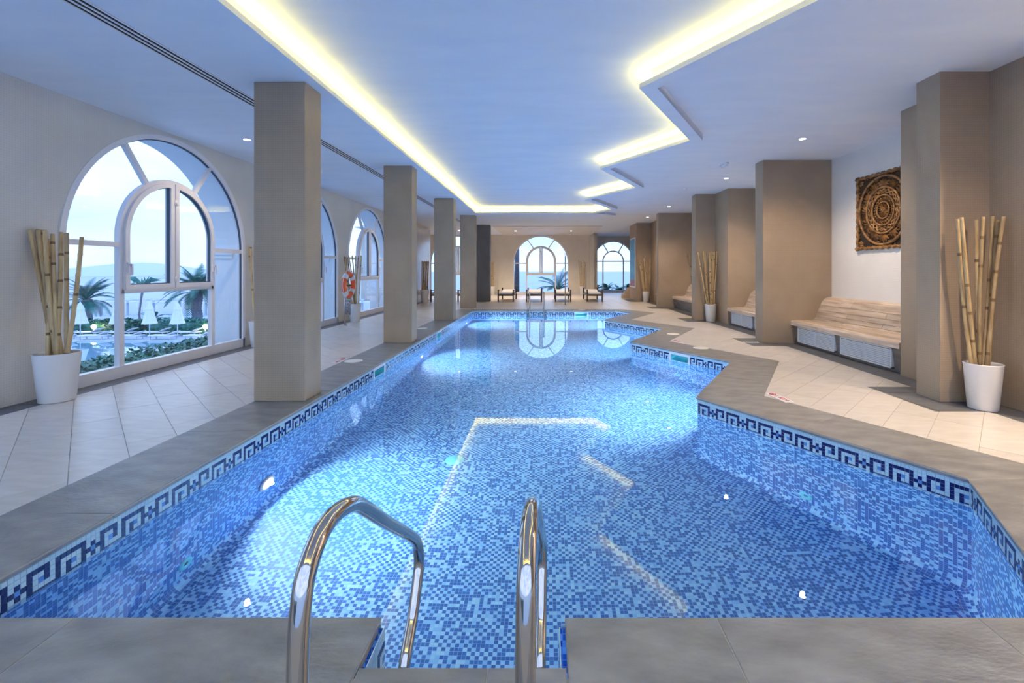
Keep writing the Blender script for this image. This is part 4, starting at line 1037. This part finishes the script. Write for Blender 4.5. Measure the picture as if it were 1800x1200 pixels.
# slender plant with drooping head and banana plant
t = empty('slender_tree', at(247, 573, 42), label='thin-stemmed plant with tufted head in front of the sea', category='tree')
MB().tube([(0, 0, 0), (-.12, 0, 1.1), (.05, 0, 2.4), (.25, 0, 3.7)], [.10, .08, .07, .13], 8).build('stem', M['trunk'], t)
tf_ = MB()
for k in range(12):
    a = 2*PI*k/12; 
    tf_.face([(.25, 0, 3.6), (.25+.5*math.cos(a), .5*math.sin(a), 4.2+.3*math.sin(k*2)), (.25+1.3*math.cos(a), 1.3*math.sin(a), 4.1+.5*math.sin(k*3)), (.25+.6*math.cos(a+.2), .6*math.sin(a+.2), 4.0)])
tf_.lathe([(.09, 3.1), (.26, 3.6), (.18, 4.1), (.0, 4.2)], 10, (.25, 0, 0)); tf_.build('crown', M['palm'], t)
def broad(name, loc, s, n, label, spread=1.0):
    t = empty(name, loc, label=label, category='plant')
    MB().tube([(0, 0, 0), (.05*s, 0, .5*s)], [.10*s, .06*s], 8).build('stem', M['trunk'], t)
    for k in range(n):
        a = 2*PI*k/n+random.uniform(-.3, .3); el = random.uniform(.3, 1.2); L_ = s*random.uniform(.7, 1.1); mb = MB(); d = Vector((math.cos(a)*math.cos(el)*spread, math.sin(a)*math.cos(el)*spread, math.sin(el))); sd_ = Vector((-math.sin(a), math.cos(a), 0))
        P = [Vector((0, 0, .4*s))+d*L_*q-Vector((0, 0, .5*L_*q*q)) for q in (0, .25, .5, .75, 1)]; W = [.02, .10, .15, .11, 0]
        for i in range(4):
            mb.face([P[i]-sd_*W[i]*s, P[i]+Vector((0, 0, .02*s)), P[i+1]+Vector((0, 0, .02*s)), P[i+1]-sd_*W[i+1]*s]) ; mb.face([P[i]+Vector((0, 0, .02*s)), P[i]+sd_*W[i]*s, P[i+1]+sd_*W[i+1]*s, P[i+1]+Vector((0, 0, .02*s))])
        mb.build('leaf', M['palm'], t)
broad('banana_plant', at(271, 574, 43.5), 1.9, 9, 'broad-leaved banana plant beyond the pool hedge'); broad('banana_plant', at(292, 574, 39.4), 1.1, 8, 'smaller broad-leaved plant beside the banana plant')
# palm leaves outside the far windows
t = empty('palm_tree', (.85, 29.4, -.55), label='palm with arching fronds outside the big far window', category='palm')
MB().tube([(0, 0, 0), (0, 0, .7)], .22, 10).build('trunk', M['trunk'], t)
for k in range(22):
    dr_ = random.uniform(.4, 1.1); o = frond(2.2, dr_, 18, .05).build('frond', M['palm'], t); o.location = (0, 0, .7); o.rotation_euler = (0, random.uniform(-1.0, -.1), 2*PI*k/22*3.1)
    o.scale = (.78, .78, .78)
t = empty('palm_tree', (-1.78, 29.0, -.55), label='bare palm trunk at left side of the big far window', category='palm'); MB().tube([(0, 0, 0), (.02, 0, 2.5), (0, 0, 5.5)], [.17, .14, .16], 12).build('trunk', M['trunk'], t)
for k in range(4): broad('leafy_shrub', (3.25+k*.85, 30.6+(k%2)*.5, -.55), 1.25, 15, 'leafy plant outside the far right arched door, %s from left' % ORD[k])
for k, x in enumerate((-6.3, -4.9, -3.6)): broad('leafy_shrub', (x, 29.4, -.55), .95, 11, 'leafy plant outside the far left window, %s from left' % ORD[k])
# parasols
def parasol():
    t = empty('closed_parasol'); MB().tube([(0, 0, 0), (0, 0, 2.75)], .035, 8).build('pole', M['canvas'], t); MB().lathe([(0, .08), (.3, .06), (.32, 0)], 16).build('foot', M['outmetal'], t)
    m = MB(); n = 24; b = len(m.v); prof = [(.42, 1.05), (.36, 1.25), (.27, 1.7), (.20, 2.1), (.22, 2.15), (.12, 2.5), (.02, 2.72)]
    for (r, z) in prof:
        for k in range(n): a = 2*PI*k/n; rr = r*(1+.22*(1 if k % 3 == 0 else -.3)); m.v.append((rr*math.cos(a), rr*math.sin(a), z))
    for i in range(len(prof)-1):
        for k in range(n): k2 = (k+1) % n; m.f.append((i*n+k, i*n+k2, (i+1)*n+k2, (i+1)*n+k)); m.m.append(0)
    m.build('canopy', M['canvas'], t); return t
p0 = parasol()
for k, (px, Y, lab) in enumerate([(141, 35.6, 'leftmost in front row by the outdoor pool'), (206, 35.6, 'second in front row, beside the window mullion'), (263, 35.6, 'third in front row, centre of the window'), (312, 35.6, 'fourth in front row'),
                                 (250, 48, 'farther back between palms, left one'), (328, 48, 'farther back between palms, right one')]):
    o = p0 if k == 0 else copy_tree(p0); o.location = ((px-958)*Y/810, Y, TZ); o['label'] = 'closed white parasol, '+lab; o['category'] = 'parasol'; o['group'] = 'closed white parasols by the outdoor pool'
# sun beds
def sunbed():
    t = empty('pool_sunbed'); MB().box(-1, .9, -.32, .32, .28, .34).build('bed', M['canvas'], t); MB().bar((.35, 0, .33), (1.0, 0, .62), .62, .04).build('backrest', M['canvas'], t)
    for x in (-.85, .75):
        for y in (-.27, .27): MB().box(x-.03, x+.03, y-.03, y+.03, 0, .28).build('leg', M['outmetal'], t)
    return t
s0 = sunbed(); k = 0
for row, Y in ((0, 34.6), (1, 36.4), (2, 40.6), (3, 43.0)):
    for i in range(9):
        if k == 0: o = s0
        else: o = copy_tree(s0)
        o.location = (-39+i*2.6+row*.4, Y, TZ); o.rotation_euler = (0, 0, random.uniform(-.1, .1)); k += 1
        o['label'] = 'low white sunbed, %s from left in the %s' % (ORD[i], ['row nearest the outdoor pool', 'row just before the hedge', 'row just behind the hedge', 'farthest row under the palms'][row]); o['category'] = 'sunbed'; o['group'] = 'white sunbeds around the outdoor pool'
# pergola: posts and pale roof
pg = empty('pergola', label='long pale pergola with flat canvas roof beyond the pool terrace', category='pergola')
for i in range(14):
    x = -57+i*3.0
    MB().box(x-.07, x+.07, 52.9, 53.1, TZ, -2.15).build('post', M['outmetal'], pg)
    MB().box(x-.9, x+.9, 52.4, 54.8, -2.3, -2.25).build('canvas_panel', M['canvas'], pg)
    MB().box(x+.3, x+1.1, 52.2, 52.5, -2.0, -1.75).build('roof_block', M['canvas'], pg)
for z in (-2.15, -2.03): MB().box(-58, -15, 52.5, 52.62, z, z+.06).build('beam', M['outmetal'], pg)
bw = empty('sea_wall', label='pale panelled windbreak wall behind the pergola', category='wall')
for i in range(18): MB().box(-60+i*2.4, -57.8+i*2.4, 57, 57.1, TZ, -2.4).build('panel', M['canvas'], bw)
for px, lab in ((165, 'glowing garden lamp in the hedge, left one'), (361, 'glowing garden lamp in the hedge, right one')):
    X, Y, Z = at(px, 577, 36.8); g = empty('garden_lamp', (X, Y, TZ), label=lab, category='lamp', group='garden lamps in the hedge')
    MB().tube([(0, 0, 0), (0, 0, .55)], .05, 8).build('post', M['outmetal'], g)
    m = MB(); ball(m, 0, 0, .68, .20); m.build('globe', M['garden_lamp'], g)
